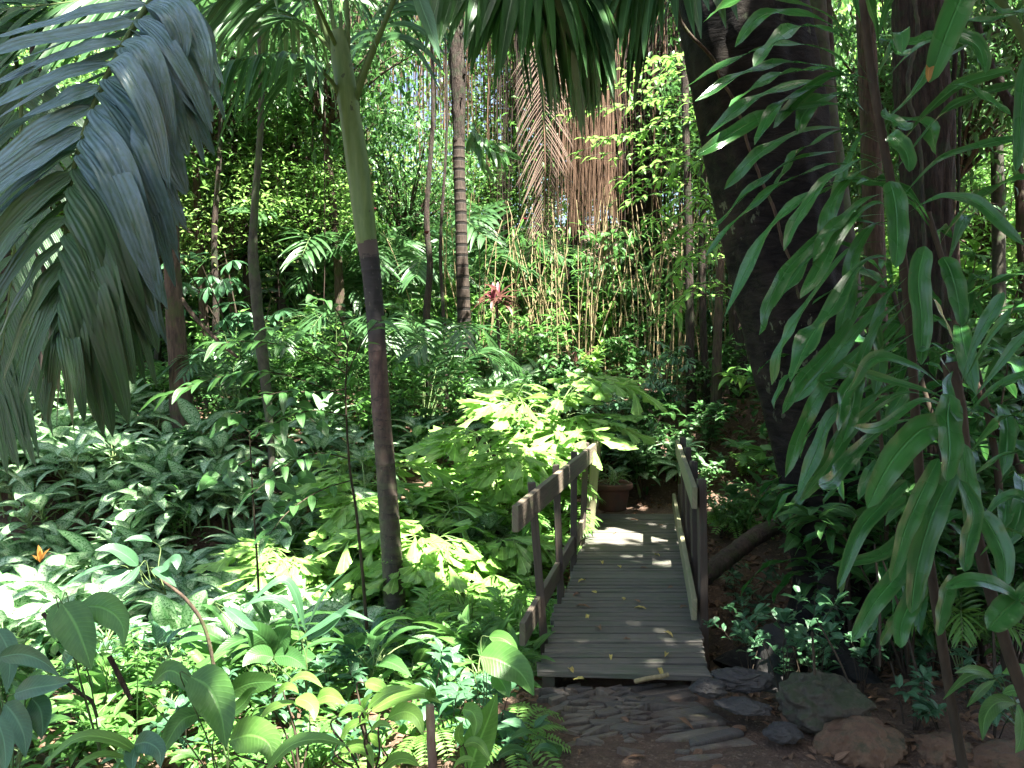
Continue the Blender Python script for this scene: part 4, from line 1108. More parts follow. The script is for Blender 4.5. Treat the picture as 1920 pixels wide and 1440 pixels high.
dr3 = thing('strap_leaf_plant', 'low glossy plant with two short wet blades reaching in from the right edge', 'plant', W(1950, 1150, 2.0))
gl, gs = G(), G()
tube(gs, catmull([W(1990, 1400, 2.), W(1960, 1250, 2.), W(1915, 1130, 2.)], 12), .008, 8); pb(gs, 'stem', M['stem'], dr3)
for c, w_, dd in [([(1910, 1122), (1870, 1098), (1820, 1088), (1772, 1102)], 38, 2.0), ([(1908, 1125), (1890, 1140), (1870, 1160), (1852, 1180)], 62, 2.0), ([(1912, 1125), (1930, 1110), (1960, 1100), (2000, 1120)], 44, 2.0)]:
    draca_leaf(gl, c, w_, dd, dd - .06, nh=F_ + ZUP * .7, twist=0., wave=.08, kind='strap')
pb(gl, 'leaves', M['draca'], dr3)

dr4 = thing('strap_leaf_plant', 'strap leaved plant top with a broad yellow stained blade at the upper right', 'plant', W(1830, 60, 2.1))
gl, gs = G(), G()
draca_leaf(gl, [(1822, -60), (1800, 0), (1772, 70), (1742, 155)], 62, 2.1, 2.05, nh=F_, twist=.05, wave=.08, kind='strap')
draca_leaf(gl, [(1930, 100), (1918, 160), (1912, 240), (1905, 322)], 40, 2.1, 2.1, nh=F_, twist=.1, wave=.08, kind='strap')
draca_leaf(gl, [(1770, 65), (1800, 68), (1835, 90), (1848, 138)], 46, 2.2, 2.1, nh=F_, twist=.1, wave=.1, kind='strap')
draca_leaf(gl, [(1775, 160), (1810, 160), (1850, 185), (1895, 215)], 34, 2.2, 2.1, nh=F_ + ZUP, twist=.1, wave=.2)
draca_leaf(gl, [(1850, 20), (1800, 30), (1830, 40), (1905, 28)], 34, 2.3, 2.2, nh=F_ + ZUP, twist=.1, wave=.2)
draca_leaf(gl, [(1830, -30), (1860, 10), (1890, 25), (1935, 20)], 44, 2.2, 2.1, nh=F_ + ZUP * .6, twist=.1, wave=.15)
tube(gs, catmull([W(1980, 200, 2.3), W(1900, 40, 2.25), W(1830, -60, 2.2)], 12), .012, 8); pb(gs, 'stem', M['stem'], dr4)
pb(gl, 'leaves', M['draca'], dr4)
g = G(); strip(g, catmull(spx([(1756, 88), (1746, 112), (1741, 135), (1740, 154)], 2.085, 2.03), 8), .022, 'strap', nh=F_, r=.5); pb(g, 'yellow_stain', M['orange'], dr4)
# ------------------------------------------------------------------ plant builders (each variant built once, copied many times)
def T3(L, Wd, kind, n=5, m=1, seed=0, **k):
    rg = np.random.default_rng(seed)
    return [leaf(L, Wd * rg.uniform(.85, 1.1), kind, n=n, m=m, rise=rg.uniform(.0, .35), droop=rg.uniform(.4, 1.4), fold=rg.uniform(.15, .4), seed=q + seed, **k) for q in range(4)]
def put(g, T, P, az, el, roll, S, rg, mi=0):
    P = np.asarray(P); N = len(P)
    az = np.broadcast_to(az, (N,)); el = np.broadcast_to(el, (N,)); roll = np.broadcast_to(roll, (N,)); S = np.broadcast_to(S, (N,))
    w = rg.integers(0, len(T), N); r = rg.random(N)
    for q, t in enumerate(T):
        k = w == q
        if k.any(): g.inst(t, rots(az[k], el[k], roll[k]), P[k], S[k], r[k], mi)
def mk_bush(seed, h=1., r=.5, nst=8, nl=26, L=.13, Wd=.045, kind='lance', n=4, up=.2, t0=.25, rs=.006, elr=(-.5, .5), mat='mid', stem='twig', side=0.):
    rg = np.random.default_rng(seed); T = T3(L, Wd, kind, n=n, seed=seed)
    gl, gs = G(), G()
    for s in range(nst):
        a = rg.uniform(0, 6.28); rr = r * rg.uniform(.15, 1); hh = h * rg.uniform(.55, 1.05)
        P = catmull([(0, 0, -.05), (cos(a) * rr * .3, sin(a) * rr * .3, hh * .45), (cos(a) * rr * .7, sin(a) * rr * .7, hh * .8), (cos(a) * rr * 1.1, sin(a) * rr * 1.1, hh * (1 - .15 * rr / r))], 14)
        P = P + rg.normal(0, .012 * h, P.shape) * np.linspace(0, 1, 15)[:, None]
        tube(gs, P, np.linspace(rs, rs * .3, 15), 5)
        t = rg.uniform(t0, 1, nl); i = np.minimum((t * 14).astype(int), 13); f = (t * 14 - i)[:, None]
        Q = P[i] * (1 - f) + P[i + 1] * f + rg.normal(0, side + 1e-4, (nl, 3))
        put(gl, T, Q, rg.uniform(0, 6.28, nl), rg.uniform(*elr, nl) + up, rg.normal(0, .35, nl), rg.uniform(.6, 1.15, nl), rg)
        put(gl, T, P[-1:].repeat(3, 0), rg.uniform(0, 6.28, 3), rg.uniform(.1, .9, 3), 0, .8, rg)
    return [('foliage', gl.mesh('foliage', M[mat])), ('stems', gs.mesh('stems', M[stem]))]
def mk_dumb(seed, h=.55, nl=13, L=.38, Wd=.165, mat='speck'):
    rg = np.random.default_rng(seed); T = T3(L, Wd, 'ovate', n=7, m=2, seed=seed, wave=.05)
    gl, gs = G(), G()
    for s in range(rg.integers(2, 4)):
        bx = rg.normal(0, .08, 2); a0 = rg.uniform(0, 6.28)
        top = np.array([bx[0] * 1.6, bx[1] * 1.6, h * rg.uniform(.5, .8)])
        tube(gs, catmull([(bx[0], bx[1], -.1), (bx[0], bx[1], h * .3), top], 8), .012, 7)
        for q in range(nl):
            a = a0 + q * 2.4; e = .25 + 1.0 * q / nl + rg.normal(0, .12)
            p0 = top - np.array([0, 0, .2 * h * (1 - q / nl)])
            pl = .16 * rg.uniform(.7, 1.2)
            d = np.array([cos(a) * cos(e), sin(a) * cos(e), sin(e)])
            P = catmull([p0, p0 + d * pl * .6 + ZUP * .01, p0 + d * pl], 4); tube(gs, P, np.linspace(.006, .003, 5), 4)
            put(gl, T, P[-1:], a + rg.normal(0, .15), e - .45 + rg.normal(0, .1), rg.normal(0, .25), rg.uniform(.75, 1.15), rg)
    return [('foliage', gl.mesh('foliage', M[mat])), ('stems', gs.mesh('stems', M['petiole']))]
def wedge(L=.2, A=.55, teeth=5, seed=0, droop=.5):
    "fishtail leaflet: a wedge with a ragged outer edge"
    rg = np.random.default_rng(seed); m = 8; n = 4
    V = []; UV = []
    sk = rg.uniform(-.35, .35)
    ragged = [1 + .10 * ((k % 2) * 2 - 1) * rg.uniform(.3, 1) + sk * (k / m - .5) * 1.3 for k in range(m + 1)]
    for i in range(n + 1):
        t = i / n
        for k in range(m + 1):
            u = k / m * 2 - 1
            rr = t * (ragged[k] if i == n else 1 + (ragged[k] - 1) * .5 * t * t + sk * u * .3 * t) * (1.0 - .18 * u * u)
            w = A * (.35 + .65 * t)
            x = rr * cos(u * w); y = rr * sin(u * w) * .8
            V.append((x * L, y * L, (abs(u) * .05 * ((k % 2) * 1.2 + .6) * t - droop * .3 * t * t) * L)); UV.append((u * .5 + .5, t))
    i, k = np.meshgrid(np.arange(n), np.arange(m), indexing='ij'); a = (i * (m + 1) + k).ravel()
    return np.array(V), np.stack([a, a + 1, a + m + 2, a + m + 1], -1), np.array(UV)
WEDGE = [wedge(1., rg_, seed=q, droop=.5 + .2 * q) for q, rg_ in enumerate((.26, .34, .42, .30))]
def fish_frond(gl, gs, P, rg, nb=5, L=.17, spread=.3):
    "bipinnate: rachis P, side branches with wedge leaflets"
    tube(gs, P, np.linspace(.009, .003, len(P)), 6)
    T = unit(np.gradient(P, axis=0)); n = len(P) - 1
    for b in range(nb + 1):
        t = .38 + .62 * b / nb; i = min(n - 1, int(t * n)); p = P[i]; tg = T[i]
        for sd in ((-1, 1) if b < nb else (0,)):
            s_ = unit(np.cross(tg, ZUP)) * sd
            d = unit(tg * .75 + s_ * .95 + ZUP * .05 + rg.normal(0, .08, 3)) if sd else tg
            bl = spread * rg.uniform(.8, 1.15) * (1 - .25 * abs(t - .6))
            Q = catmull([p, p + d * bl * .5 + ZUP * .02, p + d * bl - ZUP * .05], 6)
            tube(gs, Q, np.linspace(.004, .0015, 7), 4)
            az = math.atan2(d[1], d[0])
            for k in range(1, 7):
                side = (-1) ** k
                e = rg.uniform(-.25, .35) - (.15 if k > 3 else 0)
                put(gl, WEDGE, Q[k:k + 1], az + side * rg.uniform(.35, .95) * (k < 6), e, rg.normal(0, .35), L * rg.uniform(.65, 1.15), rg)
def mk_fish(seed, h=1.1, nf=6, L=.17, mat='fish', reach=.8):
    rg = np.random.default_rng(seed); gl, gs = G(), G()
    for f in range(nf):
        a = f * 2.4 + rg.normal(0, .3); hh = h * rg.uniform(.6, 1.1); rr = reach * rg.uniform(.5, 1.)
        P = catmull([(0, 0, -.05), (cos(a) * rr * .15, sin(a) * rr * .15, hh * .55), (cos(a) * rr * .5, sin(a) * rr * .5, hh), (cos(a) * rr, sin(a) * rr, hh * 1.02)], 16)
        fish_frond(gl, gs, P, rg, 4, L, .26)
    return [('foliage', gl.mesh('foliage', M[mat])), ('stems', gs.mesh('stems', M['petiole']))]
def mk_feather(seed, h=.7, nf=8, mat='palmfresh', Wd=.022, L_=.22, n=15, reach=.55):
    rg = np.random.default_rng(seed); gl, gs = G(), G()
    for f in range(nf):
        a = f * 2.4 + rg.normal(0, .3); hh = h * rg.uniform(.6, 1.1); rr = reach * rg.uniform(.6, 1.1)
        P = [(0, 0, -.03), (cos(a) * rr * .2, sin(a) * rr * .2, hh * .6), (cos(a) * rr * .6, sin(a) * rr * .6, hh), (cos(a) * rr * 1.1, sin(a) * rr * 1.1, hh * .85)]
        frond(gl, gs, np.array(P), L_, n, Wd, (1.1, .6), .35, rr=.005, seed=seed * 31 + f, vee=.2, t0=.3, segs=5, kind='lance')
    return [('foliage', gl.mesh('foliage', M[mat])), ('stems', gs.mesh('stems', M['petiole']))]
def mk_finger(seed, h=1.6, r=.6, nst=5, nw=8, L=.2, Wd=.065, nf=7, mat='deep'):
    "umbrella leaves: whorls of leaflets on stalks"
    rg = np.random.default_rng(seed); T = T3(L, Wd, 'obov', n=4, seed=seed); gl, gs = G(), G()
    for s in range(nst):
        a = rg.uniform(0, 6.28); rr = r * rg.uniform(.1, .8); hh = h * rg.uniform(.6, 1.05)
        P = catmull([(0, 0, -.05), (cos(a) * rr * .4, sin(a) * rr * .4, hh * .5), (cos(a) * rr, sin(a) * rr, hh)], 14)
        tube(gs, P, np.linspace(.011, .005, 15), 6)
        for w in range(nw):
            t = rg.uniform(.35, 1); p = P[int(t * 14)]; b = rg.uniform(0, 6.28); e = rg.uniform(.0, .8); pl = rg.uniform(.12, .3)
            q = p + np.array([cos(b) * cos(e), sin(b) * cos(e), sin(e)]) * pl
            tube(gs, catmull([p, (p + q) / 2 + ZUP * .02, q], 4), .0025, 4)
            az = b + np.linspace(-2.4, 2.4, nf); put(gl, T, q[None].repeat(nf, 0), az, rg.uniform(-.7, .1) + .25 * np.cos(az - b), rg.normal(0, .2, nf), rg.uniform(.75, 1.1), rg)
    return [('foliage', gl.mesh('foliage', M[mat])), ('stems', gs.mesh('stems', M['twig']))]
def mk_rosette(seed, h=.6, nl=26, L=.4, Wd=.035, mat='maroon', heads=2):
    rg = np.random.default_rng(seed); T = [leaf(L, Wd, 'strap', n=6, rise=.2, droop=rg.uniform(.6, 1.8), fold=.35, seed=q) for q in range(4)]; gl, gs = G(), G()
    for s in range(heads):
        top = np.array([rg.normal(0, .12), rg.normal(0, .12), h * rg.uniform(.6, 1)])
        tube(gs, catmull([(0, 0, -.05), top * [.5, .5, .5], top], 8), .012, 7)
        az = rg.uniform(0, 6.28, nl); el = rg.uniform(-.1, 1.3, nl)
        put(gl, T, top + ZUP * rg.uniform(-.12, .03, nl)[:, None], az, el, rg.normal(0, .2, nl), rg.uniform(.6, 1.1, nl), rg)
    return [('foliage', gl.mesh('foliage', M[mat])), ('stems', gs.mesh('stems', M['twig']))]
def mk_ginger(seed, h=1.6, nst=9, r=.45, L=.24, Wd=.055, nl=13, mat='mid'):
    rg = np.random.default_rng(seed); T = T3(L, Wd, 'lance', n=5, seed=seed); gl, gs = G(), G()
    for s in range(nst):
        a = rg.uniform(0, 6.28); rr = r * rg.uniform(.3, 1.2); hh = h * rg.uniform(.6, 1.05); b0 = rg.normal(0, r * .25, 2)
        P = catmull([(b0[0], b0[1], -.05), (b0[0] + cos(a) * rr * .2, b0[1] + sin(a) * rr * .2, hh * .5), (b0[0] + cos(a) * rr, b0[1] + sin(a) * rr, hh)], 16)
        tube(gs, P, np.linspace(.008, .004, 17), 5)
        pa = rg.uniform(0, 3.14)
        for q in range(nl):
            t = .3 + .7 * q / nl; p = P[min(16, int(t * 16))]
            put(gl, T, p[None], pa + pi * (q % 2) + rg.normal(0, .25), rg.uniform(.0, .6), rg.normal(0, .25), rg.uniform(.75, 1.1), rg)
    return [('foliage', gl.mesh('foliage', M[mat])), ('stems', gs.mesh('stems', M['stem']))]
def mk_fern(seed, nf=9, L=.32, mat='fresh'):
    rg = np.random.default_rng(seed); gl, gs = G(), G()
    for f in range(nf):
        a = f * 2.4; rr = L * rg.uniform(.7, 1.1)
        frond(gl, gs, np.array([(0, 0, 0), (cos(a) * rr * .4, sin(a) * rr * .4, rr * .5), (cos(a) * rr * .8, sin(a) * rr * .8, rr * .5), (cos(a) * rr * 1.2, sin(a) * rr * 1.2, rr * .25)]), .07, 16, .017, (1.4, 1.2), .1, rr=.002, seed=seed + f, vee=0, segs=3, kind='ovate')
    return [('foliage', gl.mesh('foliage', M[mat])), ('stems', gs.mesh('stems', M['stem']))]
def mk_crown(seed, R_=(2., 2., 1.6), ncl=60, nl=40, L=.16, Wd=.06, mat='far1', kind='lance', cr=.45, n=3, hang=.2):
    "branches with leaf clusters, base of the crown at the origin"
    rg = np.random.default_rng(seed); T = T3(L, Wd, kind, n=n, seed=seed); gl, gs = G(), G()
    R_ = np.array(R_)
    for c in range(ncl):
        v = unit(rg.normal(0, 1, 3)) * rg.random() ** .45; v = v * R_ + np.array([0, 0, R_[2] * .75])
        if c < ncl * .6:
            P = catmull([(0, 0, -.2), v * .45 + [0, 0, .15], v * .8 + rg.normal(0, .1, 3), v], 8); tube(gs, P, np.linspace(.035, .006, 9), 5)
        k = int(nl * rg.uniform(.6, 1.3)); Q = v + rg.normal(0, 1, (k, 3)) * np.array([cr, cr, cr * .45])
        tw = 3
        for _ in range(tw):
            j = rg.integers(0, k); tube(gs, catmull([v, (v + Q[j]) / 2 + ZUP * .03, Q[j]], 3), .004, 3)
        put(gl, T, Q, rg.uniform(0, 6.28, k), rg.normal(-hang, .4, k), rg.normal(0, .5, k), rg.uniform(.6, 1.25, k), rg)
    return gl.mesh('crown', M[mat]), gs.mesh('branches', M['bark_brown'])
def leafy_branch(gl, gs, pts, L=.1, Wd=.035, n=14, rg=None, mat=0, nh=None, kind='lance', stemr=.004, el=-.1, spread=1.0, t0=.15):
    P = catmull(pts, 24); T = unit(np.gradient(P, axis=0)); tube(gs, P, np.linspace(stemr, stemr * .35, 25), 5)
    for q in range(n):
        t = t0 + (1 - t0) * q / max(1, n - 1); i = min(23, int(t * 24)); p = P[i]; tg = T[i]
        s_ = unit(np.cross(tg, ZUP)) * (-1) ** q
        d = unit(tg * .75 + s_ * spread + rg.normal(0, .15, 3) + ZUP * el) if q < n - 1 else tg
        l = L * rg.uniform(.75, 1.15)
        C = catmull([p, p + d * l * .5 + ZUP * .008, p + d * l - ZUP * l * rg.uniform(.05, .35)], 7)
        strip(gl, C, Wd * rg.uniform(.85, 1.15), kind, nh=ZUP + rg.normal(0, .2, 3) if nh is None else unit(np.asarray(nh) + rg.normal(0, .25, 3)), fold=.25, m=1, r=rg.random(), base=.06)

# ------------------------------------------------------------------ registry: every copy gets a label that says where it grows
REG = []
def zone(px_, d):
    if d < 4.3:
        return ('at the left foreground edge' if px_ < 230 else 'near left of the stake' if px_ < 760 else 'near beside the path' if px_ < 1250 else 'on the near right litter')
    if d < 5.8:
        return ('below the drooping frond' if px_ < 420 else 'in front of the leaning palm' if px_ < 800 else 'left of the bridge rail' if px_ < 1150 else 'low right of the bridge')
    if d < 8:
        return ('in the hollow at the left edge' if px_ < 260 else 'left of the leaning palm' if px_ < 690 else 'between leaning palm and bridge' if px_ < 1150 else 'right of the bridge')
    if d < 10.2:
        return ('near the brown tree' if px_ < 450 else 'behind the leaning palm' if px_ < 860 else 'behind the left bridge rail' if px_ < 1200 else 'by the far path bend' if px_ < 1480 else 'behind the strap leaves')
    if d < 13:
        return ('behind the brown tree' if px_ < 450 else 'left of the banded palm' if px_ < 870 else 'right of the banded palm' if px_ < 1180 else 'above the bridge end' if px_ < 1480 else 'behind the furrowed trunk')
    if d < 17:
        return ('deep behind the drooping frond' if px_ < 450 else 'deep left of banded palm' if px_ < 870 else 'below the root curtain' if px_ < 1350 else 'deep behind furrowed trunk')
    return ('far behind the drooping frond' if px_ < 500 else 'far between the two palms' if px_ < 870 else 'far behind the root curtain' if px_ < 1350 else 'far beyond the furrowed trunk')
def reg(o, desc):
    REG.append((o, desc))
ORD = ['leftmost', 'second from left', 'third from left', 'fourth from left', 'fifth from left', 'sixth from left', 'seventh from left', 'eighth from left', 'ninth from left', 'tenth from left', 'eleventh from left', 'twelfth from left', 'thirteenth from left', 'fourteenth from left', 'fifteenth from left', 'sixteenth from left', 'seventeenth from left', 'eighteenth from left', 'nineteenth from left', 'twentieth from left']
def finish_labels():
    B_ = {}
    for o, desc in REG:
        x, y, d = PX(o.location)
        B_.setdefault((desc, zone(x, d)), []).append((x, o))
    for (desc, zn), L_ in B_.items():
        L_.sort(key=lambda t: t[0])
        for k, (x, o) in enumerate(L_):
            o['label'] = f'{desc} {zn}' + ('' if len(L_) == 1 else ', ' + ORD[min(k, 19)])
PLANTS = {}
def species(key, name, desc, cat, group, variants):
    PLANTS[key] = dict(name=name, desc=desc, cat=cat, group=group, var=variants, made=[None] * len(variants), n=0)
def place(key, p, rz=None, sc=1., v=None, tilt=(0, 0), desc=None):
    S = PLANTS[key]; v = random.randrange(len(S['var'])) if v is None else v
    rz = random.uniform(0, 6.28) if rz is None else rz
    if S['made'][v] is None:
        r = plant(S['name'], '-', S['cat'], S['var'][v], p, S['group'], rz, sc); r.rotation_euler = (tilt[0], tilt[1], rz); S['made'][v] = r
    else: r = dup(S['made'][v], p, rz, sc, tilt=tilt)
    reg(r, desc or S['desc']); return r
def scatter(key, n, pxr, dr_, sc, seed, v=None, dz=0., tl=.12, avoid=True):
    rg = random.Random(seed)
    k = 0; tries = 0
    while k < n and tries < n * 30:
        tries += 1
        d = rg.uniform(*dr_); x = pxr[0] + (pxr[1] - pxr[0]) * (k + rg.random()) / n
        p = gnd(x, d, dz)
        if avoid and 4.2 < p[1] < 9.9 and xl(p[1]) - .28 < p[0] < xr(p[1]) + (.28 if p[1] < 8.8 else .8): k += (tries % 7 == 0); continue
        if 838 < x < 908 and 8.2 < d < 11.6: k += (tries % 4 == 0); continue
        if 690 < x < 800 and d < 6.65: k += (tries % 7 == 0); continue
        if 890 < x < 1345 and 11.3 < d < 14.5 and rg.random() < .6: k += (tries % 3 == 0); continue
        if avoid and .05 < p[0] < 1.75 and p[1] < 4.4: k += (tries % 7 == 0); continue
        place(key, p, rg.uniform(0, 6.28), rg.uniform(*sc), v, (rg.gauss(0, tl), rg.gauss(0, tl))); k += 1

species('dumb', 'dumb_cane', 'speckled silver green plant', 'plant', 'speckled dumb canes', [mk_dumb(s) for s in (1, 2, 3, 4)])
species('stripe', 'banded_evergreen', 'low silver banded plant', 'plant', 'silver banded ground plants', [mk_dumb(s, .28, 10, .19, .07, 'stripe') for s in (5, 6, 7)])
species('fish', 'fishtail_palm', 'bright fishtail palm', 'palm', 'young fishtail palms', [mk_fish(s, 1.0, 7, .28) for s in (11, 12, 13)])
species('feather', 'bamboo_palm', 'small feathery green palm', 'palm', 'small feathery palms', [mk_feather(s) for s in (21, 22, 23)])
species('featherd', 'dark_feather_palm', 'dark feathery palm', 'palm', 'dark feathery palms', [mk_feather(s, 1.5, 9, 'palm', .04, .42, 18, 1.1) for s in (24, 25)])
species('lance', 'leafy_shrub', 'shrub with narrow leaves', 'shrub', 'narrow leaved shrubs', [mk_bush(s, 1.1, .6, 9, 24, .20, .06) for s in (31, 32, 33)])
species('ovate', 'round_leaved_shrub', 'shrub with dark oval leaves', 'shrub', 'oval leaved shrubs', [mk_bush(s, 1.0, .55, 9, 24, .16, .08, 'ovate', mat='deep') for s in (34, 35, 36)])
species('freshb', 'bright_shrub', 'bright yellowish green shrub', 'shrub', 'bright green shrubs', [mk_bush(s, 1.3, .7, 10, 24, .18, .075, 'ovate', mat='fresh') for s in (37, 38)])
species('finger', 'umbrella_tree', 'young umbrella leaved tree', 'tree', 'young umbrella trees', [mk_finger(s) for s in (41, 42)] + [mk_finger(43, mat='blue')])
species('maroon', 'maroon_cordyline', 'spiky maroon cordyline', 'plant', 'maroon cordylines', [mk_rosette(s) for s in (51, 52)])
species('ginger', 'ginger_plant', 'tall ginger like plant', 'plant', 'tall ginger plants', [mk_ginger(s) for s in (61, 62, 63)])
species('gingerf', 'bright_ginger', 'light green ginger like plant', 'plant', 'light green gingers', [mk_ginger(s, 1.1, 8, .4, .22, .05, 11, 'fresh') for s in (64, 65)])
species('fern', 'fern', 'small bright fern', 'fern', 'small ferns', [mk_fern(s) for s in (71, 72)])
species('tiny', 'seedling', 'small glossy leaved seedling', 'plant', 'small seedlings', [mk_bush(s, .28, .14, 4, 8, .085, .036, 'ovate', mat='blue', rs=.003) for s in (81, 82, 83)])
species('pale', 'pale_sapling', 'thin pale rounded leaved sapling', 'plant', 'pale leaved saplings', [mk_bush(s, .5, .28, 5, 9, .085, .045, 'obov', mat='blue', rs=.003, t0=.45, up=.4) for s in (84, 85)])
species('broad', 'broad_leaf_plant', 'clump with paddle leaves', 'plant', 'paddle leaved clumps', [mk_dumb(s, .35, 8, .34, .10, 'mid') for s in (91, 92)] + [mk_dumb(93, .4, 7, .36, .11, 'deep')])

# dumb cane carpet
scatter('dumb', 22, (-40, 560), (7.4, 9.2), (.85, 1.2), 1)
scatter('dumb', 24, (-60, 640), (6.3, 7.6), (.85, 1.2), 2)
scatter('dumb', 18, (-80, 700), (5.4, 6.4), (.8, 1.1), 3)
scatter('ovate', 10, (-60, 360), (8.8, 11.), (.6, .9), 56)
scatter('gingerf', 9, (840, 1020), (5.8, 7.6), (.65, .9), 62)
scatter('gingerf', 5, (560, 700), (6.4, 7.6), (.6, .8), 63)
scatter('dumb', 12, (560, 960), (7.4, 9.6), (.8, 1.05), 60)
scatter('ovate', 9, (420, 1000), (8.4, 10.6), (.6, .9), 61)
scatter('dumb', 10, (-40, 330), (9., 10.6), (.8, 1.1), 57)
scatter('tiny', 16, (-60, 640), (5.4, 8.), (1.2, 2.), 58)
scatter('ginger', 5, (-40, 600), (6.4, 8.6), (.4, .6), 59)
scatter('dumb', 16, (-60, 300), (6.2, 9.), (.9, 1.2), 54)
scatter('ovate', 8, (900, 1330), (8.9, 10.2), (.5, .7), 55)
scatter('dumb', 10, (880, 1290), (10., 11.4), (.7, 1.), 4)
scatter('dumb', 4, (760, 1000), (6.4, 8), (.8, 1.), 5)
scatter('stripe', 16, (40, 700), (4.7, 5.9), (.8, 1.2), 6)
scatter('stripe', 10, (60, 640), (5.8, 7.), (.8, 1.2), 7)
scatter('stripe', 6, (900, 1250), (9.9, 10.8), (.8, 1.2), 8)
# sunlit middle
for x, d, s, v, rz in [(585, 7.4, 1.0, 0, 1.), (690, 7.8, 1.05, 1, 2.), (780, 7.2, 1.1, 2, 0.3), (870, 7.4, 1.05, 0, 3.), (945, 7.9, 1.15, 1, 4.), (1010, 8.6, 1.25, 2, 5.2), (640, 7.0, .8, 1, 1.2), (840, 6.9, .85, 0, 5.), (900, 6.9, .8, 2, 2.2)]:
    place('fish', gnd(x, d), rz, s, v)
scatter('feather', 9, (780, 1010), (5.4, 7.0), (.8, 1.1), 9)
scatter('feather', 5, (1000, 1060), (7.2, 8.2), (.8, 1.1), 10)
scatter('gingerf', 7, (640, 1000), (5.9, 7.6), (.55, .8), 11)
scatter('lance', 6, (560, 1000), (5.5, 7.), (.5, .7), 12)
scatter('broad', 8, (420, 960), (4.5, 5.6), (.7, 1.), 13)
scatter('stripe', 7, (650, 990), (5.2, 6.6), (.7, 1.), 14)
# slope and bank
scatter('ovate', 9, (950, 1330), (9.9, 11.2), (.7, 1.), 15)
scatter('finger', 4, (1120, 1330), (10., 11.4), (.55, .75), 16)
scatter('lance', 9, (280, 900), (9., 11.2), (.7, 1.), 17)
scatter('featherd', 5, (380, 860), (9.4, 12), (.7, 1.), 18)
scatter('ginger', 9, (360, 1000), (10., 13.), (.7, 1.), 19)
scatter('maroon', 6, (880, 1120), (11, 12.6), (.9, 1.3), 20)
scatter('lance', 14, (-40, 1380), (11.4, 13.5), (.9, 1.3), 21)
scatter('ovate', 12, (300, 1380), (11.4, 14), (.9, 1.3), 22)
scatter('freshb', 10, (300, 1380), (12.5, 16), (1., 1.4), 23)
scatter('finger', 12, (320, 1400), (11.5, 16), (1.2, 1.7), 24)
scatter('ginger', 12, (300, 1400), (13, 17), (1.2, 1.8), 25)
scatter('freshb', 14, (-60, 1960), (16, 21), (1.5, 2.2), 26)
scatter('lance', 14, (-60, 1960), (15, 21), (1.5, 2.2), 27)
scatter('featherd', 8, (200, 1000), (13, 18), (1.3, 1.9), 28)
# right side
scatter('ovate', 8, (1500, 1960), (6.8, 10), (.9, 1.4), 30)
scatter('lance', 10, (1560, 1980), (7.5, 12), (1.1, 1.6), 31)
scatter('freshb', 9, (1540, 2000), (10, 15), (1.3, 1.8), 32)
scatter('finger', 5, (1580, 1980), (8.5, 13), (1.2, 1.6), 33)
scatter('ginger', 6, (1600, 1980), (6, 9), (.8, 1.1), 34)
scatter('lance', 4, (1330, 1460), (7.2, 9.), (.35, .5), 35)
scatter('tiny', 8, (1330, 1480), (5.6, 9.4), (.9, 1.5), 36)
scatter('fern', 5, (1330, 1470), (8.2, 9.6), (.9, 1.3), 37)
scatter('freshb', 4, (1380, 1500), (9.6, 10.6), (.35, .5), 38)
def mk_strap(seed, h=1.6, nl=38, L=.5, Wd=.055):
    rg = np.random.default_rng(seed); T = [leaf(L, Wd, 'draca', n=12, m=2, rise=.5, droop=rg.uniform(1.2, 2.2), fold=.25, wave=.4, wf=3.2, seed=q) for q in range(5)]; gl, gs = G(), G()
    P = catmull([(0, 0, -.05), (rg.normal(0, .06), rg.normal(0, .06), h * .5), (rg.normal(0, .12), rg.normal(0, .12), h)], 40); tube(gs, P, np.linspace(.013, .009, 41), 8)
    i = (40 * rg.uniform(.25, 1, nl)).astype(int)
    put(gl, T, P[i], rg.uniform(0, 6.28, nl), rg.uniform(-.3, .3, nl) + .5 * (i > 34), rg.normal(0, .3, nl), rg.uniform(.7, 1.1, nl), rg)
    return [('foliage', gl.mesh('foliage', M['draca'])), ('stem', gs.mesh('stem', M['twig']))]
species('strap', 'strap_leaf_plant', 'dark strap leaved plant', 'plant', 'dark strap leaved plants', [mk_strap(s) for s in (101, 102, 103)])
for x, d, s, v in [(1650, 4.8, 1.2, 1), (1800, 4.8, 1.5, 1), (1900, 4.4, 1.7, 2), (1610, 5.0, 1.4, 0), (1740, 5.1, 1.25, 2), (1860, 5.2, 1.5, 0)]: place('strap', gnd(x, d), x * .7, s, v)
scatter('ovate', 9, (1560, 1980), (4.6, 6.4), (.9, 1.4), 51)
scatter('ovate', 7, (1600, 1980), (6.4, 9), (1.6, 2.4), 52)
scatter('finger', 6, (1700, 1980), (6, 9), (1.1, 1.6), 53)
scatter('tiny', 14, (1460, 1940), (3.7, 5.2), (.8, 1.4), 39)
scatter('lance', 7, (1640, 1960), (4.8, 6.4), (.5, .75), 40)
scatter('feather', 4, (1640, 1960), (4.6, 6.), (.7, .9), 42)
for x, d, s, v in [(1412, 4.6, .85, 0), (1475, 4.4, 1.1, 1), (1545, 4.25, 1., 0), (1625, 4.4, .8, 1), (1395, 5.2, .9, 1), (1520, 4.55, 1.35, 1)]: place('pale', gnd(x, d), x, s, v)
# foreground left fillers
scatter('broad', 6, (-60, 420), (3.6, 4.6), (.6, .85), 43)
scatter('tiny', 16, (300, 960), (3.6, 4.7), (1., 1.6), 44)
scatter('fern', 8, (520, 1000), (3.5, 4.6), (.8, 1.1), 45)
scatter('gingerf', 5, (-40, 560), (3.5, 4.6), (.35, .5), 46)
scatter('lance', 8, (-60, 900), (3.6, 4.9), (.3, .45), 47)
scatter('tiny', 6, (880, 1040), (3.5, 4.1), (.6, .9), 48)
